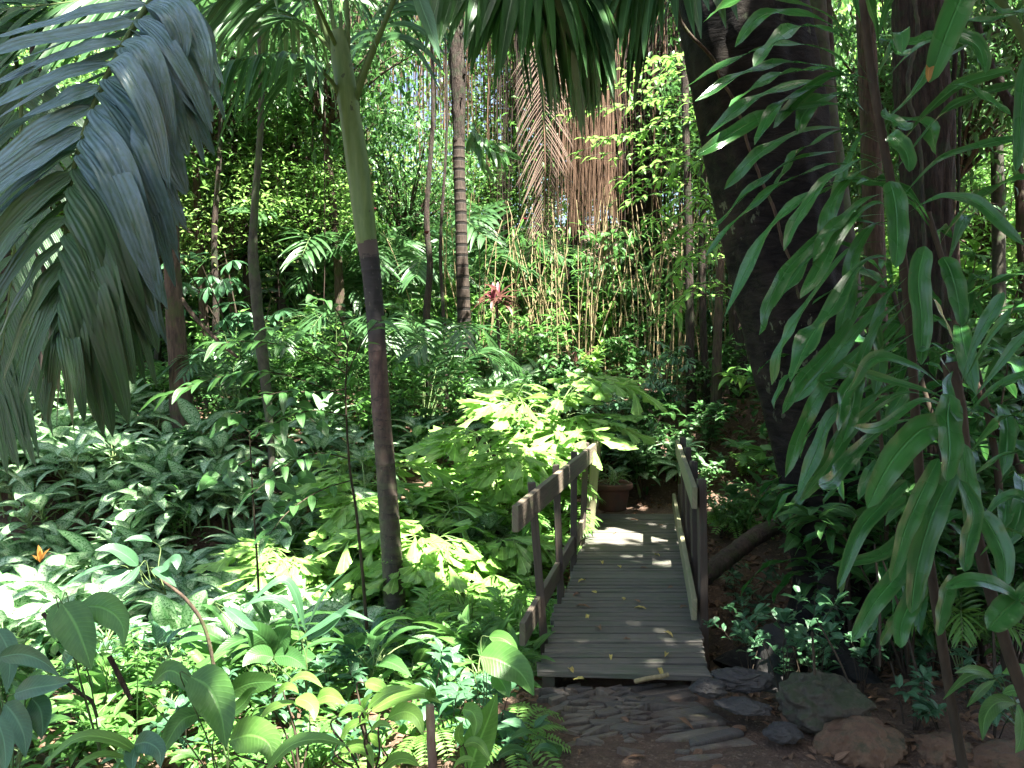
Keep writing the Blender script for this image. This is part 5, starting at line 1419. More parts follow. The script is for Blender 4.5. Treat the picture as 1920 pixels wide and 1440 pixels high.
# ------------------------------------------------------------------ foreground plants traced leaf by leaf
rg = np.random.default_rng(99)
def hero_plant(label, mat, leaves, root, d, name='leafy_plant', stem='stem', nh=None, kind='ovate', wave=.06, fold=.22, cat='plant', m=2, petr=.0022):
    bp = W(root[0], root[1], d)
    t = thing(name, label, cat, bp); gl, gs = G(), G()
    for c, w_, *o in leaves:
        dd = o[0] if o else d + rg.uniform(-.12, .12)
        k = len(c); P = catmull(np.array([W(x, y, dd - .10 * i / (k - 1)) for i, (x, y) in enumerate(c)]), 14)
        h_ = unit((-FWD * .8 + ZUP * .8 if nh is None else np.asarray(nh)) + rg.normal(0, .16, 3))
        strip(gl, P, w_ * dd / FPX * .92, kind, nh=h_, fold=fold, wave=wave, wf=1.5, m=m, r=rg.random(), base=.03)
        T0 = unit(P[0] - P[1])
        Q = catmull([P[0], P[0] + T0 * .05 - ZUP * .02, bp * .45 + P[0] * .55 - ZUP * .02, bp], 14)
        tube(gs, Q, np.linspace(petr * .8, petr * 1.4, 15), 5)
    pb(gl, 'leaves', M[mat], t); pb(gs, 'stems', M[stem], t); return t
F2 = -FWD * .9 + ZUP * .5
hero_plant('plant with two large drooping heart shaped green blades in the left foreground', 'mid', [([(118, 1133), (140, 1168), (158, 1212), (172, 1256)], 78, 2.9), ([(150, 1136), (195, 1140), (228, 1168), (233, 1214)], 62, 2.95), ([(115, 1130), (105, 1150), (100, 1175), (103, 1200)], 34, 3.0)], (190, 1420), 3.0, nh=F2, kind='ovate')
hero_plant('glossy plant with one broad shining leaf bending down at bottom left', 'mid', [([(358, 1268), (392, 1290), (414, 1340), (424, 1402)], 84, 2.7), ([(286, 1280), (318, 1257), (352, 1280), (378, 1322)], 42, 2.8), ([(376, 1338), (342, 1350), (318, 1384), (300, 1422)], 44, 2.75), ([(430, 1300), (465, 1282), (500, 1278), (520, 1280)], 46, 2.8), ([(425, 1345), (455, 1320), (470, 1300), (482, 1290)], 30, 2.8)], (425, 1500), 2.8, nh=F2, kind='ovate')
hero_plant('arching strap of green leaf above a blue grey leaf at the bottom left', 'fresh', [([(275, 1424), (215, 1388), (145, 1384), (76, 1440)], 30, 2.5), ([(250, 1425), (200, 1415), (160, 1428), (135, 1450)], 24, 2.5), ([(255, 1420), (258, 1340), (259, 1270), (258, 1205)], 14, 2.55)], (262, 1500), 2.55, nh=ZUP - FWD * .5, kind='lance')
hero_plant('single blue grey oval leaf near the bottom left edge', 'blue', [([(252, 1396), (275, 1392), (298, 1408), (301, 1440)], 44, 2.5), ([(258, 1400), (250, 1415), (248, 1430), (250, 1450)], 34, 2.5)], (250, 1500), 2.5, nh=F2)
hero_plant('blue green broad leaved plant hugging the left edge', 'blue', [([(-5, 1180), (14, 1215), (18, 1255), (12, 1300)], 46, 2.8), ([(0, 1232), (40, 1226), (80, 1240), (112, 1268)], 40, 2.7), ([(28, 1300), (60, 1290), (100, 1284), (135, 1276)], 48, 2.8), ([(10, 1320), (30, 1345), (45, 1380), (48, 1420)], 56, 2.75), ([(60, 1310), (75, 1330), (80, 1360), (78, 1385)], 50, 2.8), ([(-10, 1340), (5, 1380), (10, 1420), (8, 1450)], 40, 2.6)], (20, 1500), 2.8, nh=F2, kind='ovate')
hero_plant('dusky plant with three wide leaves left of the palm foot', 'deep', [([(512, 1228), (496, 1200), (470, 1184), (448, 1186)], 58, 3.6), ([(512, 1228), (525, 1205), (538, 1188), (546, 1174)], 56, 3.6), ([(512, 1232), (490, 1228), (470, 1235), (455, 1250)], 40, 3.55), ([(515, 1230), (540, 1230), (560, 1240), (575, 1255)], 40, 3.55)], (512, 1330), 3.6, nh=F2, kind='ovate')
hero_plant('ginger like plant with long grey green leaves arching left of the palm foot', 'blue', [([(560, 1182), (545, 1142), (505, 1122), (442, 1142)], 26, 3.7), ([(572, 1182), (552, 1108), (520, 1090), (445, 1152)], 22, 3.8), ([(575, 1180), (600, 1130), (625, 1095), (645, 1075)], 34, 3.8), ([(420, 1138), (440, 1152), (462, 1170), (484, 1182)], 24, 3.6), ([(575, 1200), (610, 1180), (640, 1150), (660, 1130)], 26, 3.7), ([(560, 1200), (600, 1175), (645, 1150), (700, 1165)], 22, 3.7)], (575, 1300), 3.8, nh=ZUP - FWD * .5, kind='lance')
hero_plant('slate blue elliptical leaf spray in the left middle ground', 'blue', [([(258, 1060), (238, 1042), (208, 1028), (178, 1032)], 30, 3.9), ([(218, 1060), (185, 1066), (150, 1080), (116, 1102)], 18, 3.9), ([(240, 1068), (215, 1078), (190, 1088), (178, 1096)], 22, 3.9), ([(262, 1062), (245, 1085), (225, 1098), (205, 1105)], 20, 3.9), ([(285, 1015), (270, 1010), (250, 1010), (232, 1015)], 20, 4.0), ([(300, 1070), (315, 1060), (330, 1050), (332, 1068)], 34, 3.9), ([(290, 1065), (300, 1072), (315, 1085), (330, 1100)], 26, 3.9)], (312, 1115), 3.95, nh=ZUP - FWD * .6, kind='ovate')
hero_plant('wide green leaf leaning over the near left corner of the bridge', 'mid', [([(902, 1230), (938, 1238), (976, 1262), (1001, 1304)], 72, 3.7), ([(918, 1194), (940, 1196), (958, 1208), (974, 1232)], 30, 3.8), ([(925, 1262), (938, 1275), (948, 1292), (955, 1308)], 40, 3.7)], (895, 1400), 3.7, nh=F2, kind='ovate')
hero_plant('upright lime backed leaf blade left of the slate path', 'fresh', [([(880, 1445), (895, 1400), (915, 1350), (932, 1300)], 66, 3.2), ([(868, 1330), (885, 1335), (893, 1355), (888, 1385)], 36, 3.1)], (880, 1500), 3.2, nh=F2, kind='ovate')
lime = [([(545, 1276), (565, 1268), (585, 1272), (606, 1290)], 22), ([(488, 1346), (510, 1328), (532, 1320), (556, 1316)], 24), ([(556, 1310), (574, 1314), (588, 1328), (590, 1352)], 34), ([(595, 1312), (612, 1304), (630, 1308), (648, 1320)], 32), ([(450, 1392), (462, 1374), (478, 1364), (496, 1360)], 20), ([(520, 1300), (535, 1288), (550, 1290), (560, 1300)], 18)]
hero_plant('yellow green sapling with pointed leaves at the bottom centre left', 'lime', lime, (560, 1460), 3.0, stem='twig', petr=.003)
lime2 = [([(685, 1280), (702, 1283), (718, 1290), (734, 1302)], 26), ([(698, 1332), (745, 1308), (790, 1300), (829, 1320)], 40), ([(690, 1326), (718, 1304), (745, 1294), (772, 1292)], 28), ([(728, 1346), (758, 1334), (782, 1346), (794, 1380)], 38), ([(635, 1342), (655, 1330), (672, 1330), (686, 1336)], 22), ([(638, 1388), (655, 1364), (675, 1354), (692, 1352)], 22), ([(695, 1370), (710, 1358), (722, 1358), (734, 1364)], 18), ([(718, 1442), (742, 1424), (765, 1424), (788, 1438)], 30), ([(640, 1410), (668, 1400), (690, 1410), (700, 1440)], 30), ([(690, 1350), (680, 1330), (690, 1310), (700, 1300)], 22), ([(715, 1400), (700, 1385), (680, 1385), (668, 1395)], 20)]
hero_plant('bright lime sapling with sunlit pointed leaves beside the cut stake', 'lime', lime2, (690, 1480), 2.9, stem='twig', petr=.0035)
hero_plant('small lime sprout right of the cut stake', 'lime', [([(870, 1396), (888, 1392), (904, 1402), (920, 1430)], 26), ([(868, 1394), (860, 1380), (862, 1366), (868, 1352)], 22), ([(850, 1440), (862, 1428), (878, 1424), (892, 1428)], 20)], (868, 1470), 2.9, stem='twig')
hero_plant('pale green arching strap leaf at the bottom centre', 'fresh', [([(498, 1445), (545, 1398), (600, 1386), (655, 1400)], 38, 2.6), ([(432, 1388), (470, 1378), (505, 1395), (512, 1440)], 72, 2.7)], (480, 1500), 2.65, nh=ZUP - FWD * .7, kind='ovate')
hero_plant('drooping compound leaf with a wet shining blade in the bottom right corner', 'mid', [([(1905, 1318), (1872, 1316), (1848, 1342), (1842, 1388)], 34, 3.0), ([(1908, 1322), (1916, 1350), (1914, 1385), (1904, 1412)], 36, 2.9), ([(1862, 1272), (1832, 1264), (1804, 1276), (1768, 1312)], 18, 3.1), ([(1866, 1275), (1845, 1290), (1830, 1305), (1812, 1326)], 18, 3.1), ([(1880, 1262), (1905, 1256), (1930, 1262), (1950, 1280)], 26, 3.1), ([(1862, 1268), (1840, 1258), (1815, 1255), (1790, 1262)], 18, 3.1), ([(1880, 1300), (1900, 1295), (1925, 1300), (1945, 1320)], 26, 3.0)], (1960, 1440), 3.1, nh=F2, kind='lance')
hero_plant('low dark leaf pair on the soil left of the path', 'deep', [([(1048, 1420), (1035, 1398), (1015, 1385), (998, 1388)], 34, 3.4), ([(1000, 1375), (985, 1372), (968, 1380), (955, 1388)], 20, 3.4), ([(985, 1410), (965, 1405), (945, 1412), (930, 1425)], 26, 3.4), ([(1000, 1412), (1015, 1402), (1035, 1405), (1048, 1415)], 20, 3.4)], (995, 1440), 3.4, nh=ZUP - FWD * .5)

# cut stake
stk = thing('cut_stake', 'pale cut stake with flaking pinkish bark standing at the bottom centre', 'stake', W(812, 1520, 2.9))
P, R_ = cpath([(814, 1530, 20, 2.9), (811, 1440, 18, 2.9), (808, 1380, 17, 2.9), (806, 1322, 16, 2.9)], 30)
g = G(); tube(g, P, R_, 14, rough=.1, rf=20, cap=True); 
M['stake'] = barkmat('flaking_stake_bark', (.26, .17, .12), (.40, .31, .24), sc=(14, 14, 5), bs=.5, c3=(.16, .09, .07), bd=.006)
pb(g, 'stick', M['stake'], stk)
g = G()
for q in range(7): strip(g, catmull([W(806, 1318, 2.9), W(806 + rg.uniform(-8, 10), 1300, 2.9), W(806 + rg.uniform(-16, 22), 1276 + rg.uniform(0, 20), 2.88)], 6), .012, 'lance', nh=-FWD, r=rg.random())
pb(g, 'sprout', M['lime'], stk)

# compound-leaved sprays left of the palm
sp = thing('dark_sapling', 'thin sapling reaching left with rows of backlit pinnate leaves beside the palm', 'sapling', W(662, 1200, 5.2))
gl, gs = G(), G()
tube(gs, catmull([W(688, 1180, 5.2), W(680, 1080, 5.2), (W(668, 960, 5.2)), W(655, 870, 5.2), W(648, 740, 5.2), W(652, 660, 5.2)], 30), np.linspace(.012, .005, 31), 8)
for c, n_, L_ in [([(650, 700), (560, 655), (470, 640), (400, 645)], 16, .17), ([(655, 690), (600, 640), (540, 615), (470, 625)], 14, .16), ([(640, 740), (520, 700), (420, 705), (310, 742)], 18, .18), ([(655, 660), (640, 600), (620, 570), (590, 560)], 10, .15), ([(650, 730), (590, 735), (530, 735), (480, 748)], 12, .17), ([(650, 700), (680, 640), (700, 610), (720, 600)], 8, .15), ([(650, 780), (600, 770), (560, 775), (500, 800)], 12, .17),
                  ([(655, 860), (600, 850), (540, 870), (470, 930)], 14, .16), ([(660, 900), (600, 920), (540, 960), (500, 1010)], 10, .15)]:
    leafy_branch(gl, gs, [W(x, y, 5.2 - .5 * i / 3 + rg.normal(0, .05)) for i, (x, y) in enumerate(c)], L_, .052, n_, rg, spread=.9, kind='lance', el=-.2, stemr=.005)
pb(gl, 'leaves', M['deep'], sp); pb(gs, 'stem', M['twig'], sp)
sp = thing('dark_sapling', 'slim dark sapling with round shaded leaves standing in the sunlit patch', 'sapling', W(485, 1140, 5.0))
gl, gs = G(), G()
tube(gs, catmull([W(487, 1150, 5.), W(482, 1050, 5.), W(474, 930, 5.), W(468, 810, 5.)], 30), np.linspace(.009, .004, 31), 7)
for c, n_ in [([(470, 820), (500, 810), (530, 830)], 5), ([(474, 880), (520, 905), (560, 900)], 6), ([(472, 860), (430, 880), (400, 900)], 6), ([(470, 812), (440, 790), (420, 800)], 5), ([(478, 950), (530, 950), (575, 935)], 5), ([(470, 830), (540, 760), (600, 800)], 6)]:
    leafy_branch(gl, gs, [W(x, y, 5. + rg.normal(0, .06)) for x, y in c], .14, .085, n_, rg, kind='ovate', nh=-FWD + ZUP * .3, spread=1.)
pb(gl, 'leaves', M['deep'], sp); pb(gs, 'stem', M['twig'], sp)
# leafy sprays in front of the root curtain
sp = thing('hanging_branch', 'sunlit branch of small green leaves reaching left from the huge black tree', 'branch', W(1360, 300, 9.))
gl, gs = G(), G()
for c in [[(1360, 170), (1290, 130), (1210, 150), (1110, 165)], [(1360, 200), (1280, 180), (1180, 200), (1060, 220)], [(1370, 240), (1280, 230), (1200, 240), (1120, 255)], [(1370, 280), (1290, 280), (1200, 270), (1080, 300)], [(1370, 330), (1300, 300), (1220, 320), (1150, 340)], [(1375, 380), (1310, 350), (1240, 350), (1170, 380)],
          [(1380, 420), (1320, 380), (1260, 400), (1200, 420)], [(1370, 130), (1310, 100), (1250, 110), (1180, 120)], [(1380, 450), (1330, 430), (1280, 440), (1230, 480)], [(1380, 500), (1330, 470), (1290, 490), (1250, 540)], [(1380, 560), (1330, 540), (1290, 560), (1240, 610)], [(1360, 230), (1330, 330), (1330, 400), (1340, 480)]]:
    for rep in range(3):
        P = [W(x + rg.normal(0, 14), y + rg.normal(0, 10), 9. + rg.normal(0, .5) - .5 * i / 3) for i, (x, y) in enumerate(c)]
        leafy_branch(gl, gs, P, .15, .05, 20, rg, spread=1.1, kind='lance', stemr=.006)
pb(gl, 'leaves', M['fresh'], sp); pb(gs, 'twigs', M['twig'], sp)
sp = thing('hanging_branch', 'dark cluster of long drooping leaves right of the banded palm', 'branch', W(900, 230, 10.6))
gl, gs = G(), G()
for c in [[(880, 220), (900, 255), (930, 270)], [(890, 240), (920, 280), (950, 290)], [(890, 230), (890, 270), (905, 300)]]:
    leafy_branch(gl, gs, [W(x, y, 10.6) for x, y in c], .3, .07, 11, rg, nh=-FWD, spread=1.3, el=-.5)
pb(gl, 'leaves', M['deep'], sp); pb(gs, 'twigs', M['twig'], sp)
# stray twigs
for pts, lab in [([(80, 1150, 9, 3.1), (110, 1180, 9, 3.1), (140, 1215, 9, 3.1), (165, 1240, 7, 3.1)], 'dead knobbly twig leaning beside the large drooping blades'),
                 ([(205, 1230, 10, 3.1), (220, 1260, 10, 3.1), (235, 1290, 10, 3.1), (246, 1312, 8, 3.1)], 'short crooked dead twig hanging behind the shining leaf'),
                 ([(120, 1275, 7, 3.0), (150, 1300, 7, 3.0), (172, 1315, 7, 3.0), (182, 1345, 6, 3.0)], 'forked grey twig at the lower left under the drooping blades'),
                 ([(300, 1085, 5, 4.1), (350, 1125, 7, 4.1), (385, 1180, 7, 4.1), (405, 1270, 7, 4.1)], 'thin brown stem rising to the slate blue leaf spray'),
                 ([(1190, 1278, 9, 4.22), (1215, 1272, 9, 4.2), (1240, 1268, 9, 4.2), (1254, 1264, 8, 4.2)], 'short yellow stick lying across the near edge of the bridge'),
                 ([(340, 560, 8, 8.), (370, 600, 8, 8.), (410, 640, 7, 8.), (445, 670, 6, 8.)], 'thin bare branch slanting right from the brown tree')]:
    stick(pts, lab, 'bark_brown' if 'yellow' not in lab else 'cane', name='twig', cat='twig')
# thin understorey stems on the right
for k, (a, b, c, e, w_, lab) in enumerate([(1722, 1270, 1655, 1050, 5, 'thin straight stem rising from the litter behind the wet blades'), (1600, 1300, 1530, 1160, 4, 'fine bare stem leaning left over the mossy boulder'), (1525, 1400, 1523, 1185, 6, 'upright dark stem growing in front of the mossy boulder'), (1860, 1330, 1862, 1180, 6, 'dark upright stem near the bottom right leaf spray'), (1650, 1250, 1640, 1020, 5, 'slender brown stem rising behind the hanging blades'), (1700, 1400, 1670, 1240, 4, 'fine twig slanting over the right hand litter')]):
    stick([(a, b, w_, 4.0), ((a + c) / 2 + 4, (b + e) / 2, w_, 4.05), (c, e, w_ * .7, 4.1)], lab)

# spider plant in the pot
g = G(); T = [leaf(.30, .018, 'strap', n=8, m=1, rise=.3, droop=d_, fold=.4, seed=q) for q, d_ in enumerate((1.4, 2.0, 2.6))]
n_ = 34; put(g, T, np.tile([[0, 0, .29]], (n_, 1)) + rg.normal(0, .03, (n_, 3)) * [1, 1, 0], rg.uniform(0, 6.28, n_), rg.uniform(.1, 1.1, n_), 0., rg.uniform(.6, 1.1, n_), rg)
spo = thing('spider_plant', 'spider plant with thin cream striped leaves growing in the terracotta pot', 'plant', pp); o = g.build('leaves', M['palebush'], spo)

# red cordyline
cp = gnd(935, 11.2); ct = W(930, 560, 11.2)
rc = thing('red_cordyline', 'upright cordyline with crimson top leaves between the banded palm and canes', 'plant', cp)
g = G(); tube(g, catmull([cp, (cp + ct) / 2 + [.03, 0, 0], ct], 14), .022, 8); pb(g, 'stem', M['bark_brown'], rc)
for nm, mt, n_, el_, L_ in (('young_leaves', 'red', 6, (.9, 1.4), .28), ('old_leaves', 'maroon', 22, (-.4, .8), .42)):
    g = G(); T = [leaf(L_, .07, 'lance', n=6, m=1, rise=.1, droop=.5 + .4 * q, fold=.3, seed=q) for q in range(3)]
    put(g, T, ct + rg.normal(0, .04, (n_, 3)), rg.uniform(0, 6.28, n_), rg.uniform(*el_, n_), 0., rg.uniform(.8, 1.1, n_), rg); pb(g, nm, M[mt], rc)
for x, y, d in ((700, 398, 9.), (800, 440, 11.), (985, 415, 12.)):
    p = W(x, y, d); g = G(); T = [leaf(.07, .05, 'ovate', n=4, m=1, rise=.5, droop=.5, fold=.3, seed=q) for q in range(2)]
    put(g, T, np.tile(p, (7, 1)), np.arange(7) * .9, .5, 0., 1., rg)
    tag(g.build('red_flower', M['red']), {700: 'tiny red flower touching the right side of the green palm shaft', 800: 'tiny red flower left of the banded palm trunk', 985: 'tiny red flower below the dead brown frond'}[x], 'flower', 'tiny red flowers')
g = G(); n_ = 8; put(g, [leaf(.12, .04, 'lance', n=5, m=1, droop=.4, fold=.3)], np.tile(W(75, 1055, 5.), (n_, 1)), rg.uniform(0, 6.28, n_), rg.uniform(.5, 1.4, n_), 0., rg.uniform(.5, 1., n_), rg)
tag(g.build('orange_shoot', M['orange']), 'orange young leaf shoot among the speckled plants at the left edge', 'leaf')

# fallen leaves on the deck
LF = [leaf(.075, .035, 'ovate', n=6, m=2, rise=.25, droop=.9, fold=.5, wave=.25, seed=3), leaf(.06, .032, 'ovate', n=6, m=2, rise=.1, droop=.4, fold=.3, wave=.35, seed=4), leaf(.10, .028, 'lance', n=7, m=2, rise=.3, droop=.9, fold=.55, wave=.2, seed=6)]
me_y = []
for q, t in enumerate(LF):
    for mt in ('yleaf', 'litter'):
        g = G(); g.add(*t, .5 + .2 * q); me_y.append(g.mesh('fallen_leaf', M[mt]))
dl_ = [(1228, 1040, 0), (1098, 1088, 0), (1118, 1112, 2), (1088, 1113, 1), (1170, 1125, 2), (1200, 1130, 3), (1078, 1137, 5), (1102, 1152, 4), (1212, 1142, 4), (1245, 1185, 4), (1168, 1198, 1), (1145, 1228, 4), (1160, 1060, 2), (1130, 1058, 4), (1280, 1075, 1), (1200, 1064, 3), (1262, 1100, 3), (1075, 1262, 4), (1095, 1272, 2), (1235, 1252, 4), (1150, 1000, 1), (1235, 985, 3), (1180, 975, 5), (1275, 1140, 1), (1120, 1175, 1), (1250, 1225, 4)]
ent = []
for x, y, v in dl_:
    p = GZ(x, y, 0.004); o = bpy.data.objects.new('fallen_leaf', me_y[v]); COL.objects.link(o); o.location = p
    o.rotation_euler = (rg.normal(0, .1), rg.normal(0, .1), rg.uniform(0, 6.28)); o.scale = (rg.uniform(.8, 1.2),) * 3
    tag(o, '-', 'leaf', 'fallen leaves lying on the bridge deck'); ent.append((x, y, v, o))
rows = [(0, 1050, 'on the sunlit far boards'), (1050, 1120, 'just below the sun patch on the deck'), (1120, 1165, 'halfway down the shaded deck'), (1165, 1240, 'on the nearer shaded boards'), (1240, 1400, 'on the last boards before the path')]
for a, b, s_ in rows:
    for col_ in (0, 1):
        e = sorted([t for t in ent if a <= t[1] < b and t[2] % 2 == col_], key=lambda t: t[0])
        for k, t in enumerate(e): t[3]['label'] = ('brown' if col_ else 'yellow') + ' fallen leaf ' + s_ + ('' if len(e) == 1 else ', ' + ORD[k])

# ------------------------------------------------------------------ leaf litter and small ground cover
def near_ground(n, f, seed):
    r_ = np.random.default_rng(seed); P = f(r_, n); P = np.column_stack([P, H(P[:, 0], P[:, 1])]); return P, r_
g = G(); T = [leaf(1., .42, k_, n=4, m=1, rise=.3, droop=dd, fold=f_, wave=.2, seed=q) for q, (k_, dd, f_) in enumerate((('ovate', .9, .3), ('lance', 1.2, .6), ('ovate', .3, .5), ('obov', .6, .2)))]
def area(r_, n):
    x = r_.uniform(-4.5, 5.5, n * 2); y = r_.uniform(2.7, 11.5, n * 2)
    k = ~((y > 4.3) & (y < 8.9) & (x > xl(y) - .02) & (x < xr(y) + .02)) & ~((x > .15) & (x < 1.25) & (y < 4.4) & (r_.random(n * 2) < .93)) & ~((x > 1.) & (x < 2.6) & (y > 8.8) & (y < 9.8) & (r_.random(n * 2) < .8))
    return np.column_stack([x, y])[k][:n]
P, r_ = near_ground(15000, area, 5); n_ = len(P)
put(g, T, P + [0, 0, .008], r_.uniform(0, 6.28, n_), r_.normal(0, .25, n_), r_.normal(0, .4, n_), r_.uniform(.04, .11, n_), r_)
tag(g.build('leaf_litter', M['litter']), kind='stuff')
g = G()
def area2(r_, n):
    x = r_.uniform(-5, .5, n * 3); y = r_.uniform(3., 10.5, n * 3)
    k = (x < xl(y) - .12) & ~((x > -.25) & (y < 4.6)) & (fbm(x * 1.2, y * 1.2) > -.12)
    return np.column_stack([x, y])[k][:n]
P, r_ = near_ground(11000, area2, 6); n_ = len(P)
T = T3(1., .42, 'ovate', n=4, seed=3)
put(g, T, P + np.column_stack([0 * P[:, 0], 0 * P[:, 0], r_.uniform(.02, .22, n_)]), r_.uniform(0, 6.28, n_), r_.uniform(-.2, .9, n_), r_.normal(0, .4, n_), r_.uniform(.06, .13, n_), r_)
tag(g.build('ground_cover', M['mid']), kind='stuff')
g = G()
def area3(r_, n):
    x = r_.uniform(-9, 9, n * 2); y = r_.uniform(10., 22, n * 2); return np.column_stack([x, y])[:n]
P, r_ = near_ground(26000, area3, 7); n_ = len(P)
put(g, T, P + np.column_stack([0 * P[:, 0], 0 * P[:, 0], r_.uniform(.02, .5, n_)]), r_.uniform(0, 6.28, n_), r_.uniform(-.4, .9, n_), r_.normal(0, .4, n_), r_.uniform(.09, .2, n_), r_)
tag(g.build('hill_undergrowth', M['deep']), kind='stuff')
# ------------------------------------------------------------------ the tree with the curtain of hanging roots
rg = np.random.default_rng(123)
DB = 15.5
by = thing('root_curtain_tree', 'large tree hung with a dense brown curtain of aerial roots', 'tree', gnd(1200, 16.5))
g = G(); P, R_ = cpath([(1215, 640, 60, 16.5), (1210, 400, 54, 16.5), (1200, 200, 56, 16.5), (1190, 0, 60, 16.5), (1180, -150, 60, 16.5)], 40); tube(g, P, R_, 16, rough=.15, flute=furrow); pb(g, 'trunk', M['bark_dark'], by)
def strand(g_, x, y0, y1, d, w):
    p0 = W(x, y0, d); p1 = W(x + rg.normal(0, 10), y1, d); n = 14
    t = np.linspace(0, 1, n + 1)[:, None]
    P = p0 * (1 - t) + p1 * t; P[:, 0] += fbm(t[:, 0] * 4 + rg.uniform(0, 99), rg.uniform(0, 99)) * .12
    tube(g_, P, w * np.linspace(1, .55, n + 1), 4, r=rg.random())
for k in range(60):
    x = rg.uniform(1030, 1330); g = G(); strand(g, x, -160, rg.uniform(260, 480), DB - .8 + rg.normal(0, .4), rg.uniform(.008, .018)); pb(g, 'aerial_root', M['root' if rg.random() < .7 else 'rootdark'], by)
g = G()
for k in range(820):
    x = rg.normal(1160, 95) if k % 3 else rg.uniform(930, 1345); x = min(max(x, 930), 1345); strand(g, x, -170, rg.uniform(130, 430) if rg.random() < .8 else 520, DB + rg.normal(.3, .7), rg.uniform(.004, .013))
o = pb(g, 'aerial_roots', M['rootdark'], by); o['kind'] = 'stuff'
g = G()
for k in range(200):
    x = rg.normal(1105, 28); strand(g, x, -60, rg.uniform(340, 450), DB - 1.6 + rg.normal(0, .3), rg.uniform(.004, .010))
o = pb(g, 'sunlit_roots', M['root'], by); o['kind'] = 'stuff'  # lighter root colour stands in for sunlight here
cr, brn = mk_crown(200, (4.2, 3., 2.2), 110, 60, .17, .07, 'far1')
for nm, me in (('crown', cr), ('branches', brn)):
    o = bpy.data.objects.new(nm, me); COL.objects.link(o); o.parent = by; o.location = np.array(W(1180, -130, 16.5)) - np.array(by.location)
bl_ = thing('liana_tangle', 'thin dark lianas hanging among the trees left of the palm crown', 'vines', W(480, 450, 15.))
g = G()
for k in range(70):
    x = rg.uniform(330, 680); strand(g, x, -160, rg.uniform(250, 640), 14.5 + rg.normal(0, 1.2), rg.uniform(.005, .013))
pb(g, 'strands', M['rootdark'], bl_)
bv = thing('liana_tangle', 'pale tangle of hanging roots and vines left of the banded palm', 'vines', W(770, 450, 17.))
g = G()
for k in range(300):
    x = rg.uniform(660, 960); strand(g, x, -160, rg.uniform(120, 470), 17 + rg.normal(0, .8), rg.uniform(.005, .012))
pb(g, 'strands', M['root'], bv)
# ------------------------------------------------------------------ cane clumps
CME = []
for q in range(6):
    g = G(); h = 3.1; t = np.linspace(0, 1, 14)[:, None]
    bend = rg.normal(0, .35, 2)
    P = np.column_stack([bend[0] * t[:, 0] ** 2, bend[1] * t[:, 0] ** 2, h * t[:, 0] - .1]); tube(g, P, np.linspace(.012, .006, 14), 6); CME.append(g.mesh('stalk', M['cane']))
for x0, d, n_, lab in ((905, 12.6, 16, 'tan cane clump just right of the banded palm'), (985, 13.2, 26, 'tan cane clump below the dead brown frond'), (1085, 12.8, 26, 'tall tan cane clump below the root curtain'), (1170, 13.4, 24, 'slanting tan cane clump behind the sunlit yellow shrub'), (1255, 12.6, 22, 'tan cane clump left of the dark double trunk'), (1330, 13.2, 14, 'short tan cane clump behind the dark double trunk')):
    c = gnd(x0, d); t = thing('cane_clump', lab, 'canes', c, 'clumps of tan canes')
    for k in range(n_):
        o = bpy.data.objects.new('stalk', CME[k % 6]); COL.objects.link(o); o.parent = t
        o.location = (rg.normal(0, .3), rg.normal(0, .25), -.05); o.rotation_euler = (rg.normal(0, .07), rg.normal(0, .09), rg.uniform(0, 6.28)); s_ = rg.uniform(.55, 1.1); o.scale = (1, 1, s_)
    g = G(); T = T3(.26, .03, 'strap', n=4, seed=int(x0)); k_ = n_ * 5
    put(g, T, np.column_stack([rg.normal(0, .4, k_), rg.normal(0, .3, k_), rg.uniform(.5, 2.6, k_)]), rg.uniform(0, 6.28, k_), rg.uniform(-.9, .6, k_), 0., rg.uniform(.6, 1.2, k_), rg)
    o = g.build('foliage', M['mid'], t)
# yellow-green sunlit shrub
yb = plant('yellow_shrub', 'glowing yellow green shrub in front of the canes', 'shrub', mk_bush(301, .9, .35, 7, 22, .13, .055, 'ovate', mat='lime', t0=.35), gnd(1108, 11.2), sc=1.15)

# ------------------------------------------------------------------ background trees
CR = [mk_crown(210, (2.2, 2., 1.7), 75, 45, .20, .075, 'far1'), mk_crown(211, (2.6, 2.2, 2.), 80, 42, .23, .08, 'far2'), mk_crown(212, (1.9, 1.8, 1.6), 70, 48, .17, .08, 'mid', kind='ovate'), mk_crown(213, (2.4, 2.2, 2.4), 85, 42, .27, .08, 'deep', hang=.6), mk_crown(214, (2., 2., 1.5), 70, 45, .19, .07, 'fresh')]
TR = []
for q in range(3):
    g = G(); t = np.linspace(0, 1, 20); P = np.column_stack([.25 * np.sin(t * 3 + q * 2), .2 * np.sin(t * 2 + q), 6 * t - .3]); tube(g, P, np.linspace(.13, .07, 20), 12, rough=.15, flute=furrow); TR.append(g.mesh('trunk', M['bark_brown' if q else 'bark_grey']))
CD = ['small leaved background tree', 'light green background tree', 'oval leaved background tree', 'dark drooping leaved background tree', 'fresh green background tree']
def bgtree(x, ytop, d, sc, v):
    p = gnd(x, d); topz = W(x, ytop, d)[2]; hcr = 3.4 * sc
    cz = max(.3, topz - p[2] - hcr * .62)
    t = thing('background_tree', '-', 'tree', p, 'trees of the forest behind', random.uniform(0, 6.28))
    o = bpy.data.objects.new('trunk', TR[(v + int(x)) % 3]); COL.objects.link(o); o.parent = t; o.scale = (sc, sc, max(.2, (cz + .4) / 5.7))
    for nm, me in (('crown', CR[v][0]), ('branches', CR[v][1])):
        o = bpy.data.objects.new(nm, me); COL.objects.link(o); o.parent = t; o.location = (0, 0, cz); o.scale = (sc, sc, sc)
    reg(t, CD[v])
r2 = random.Random(4)
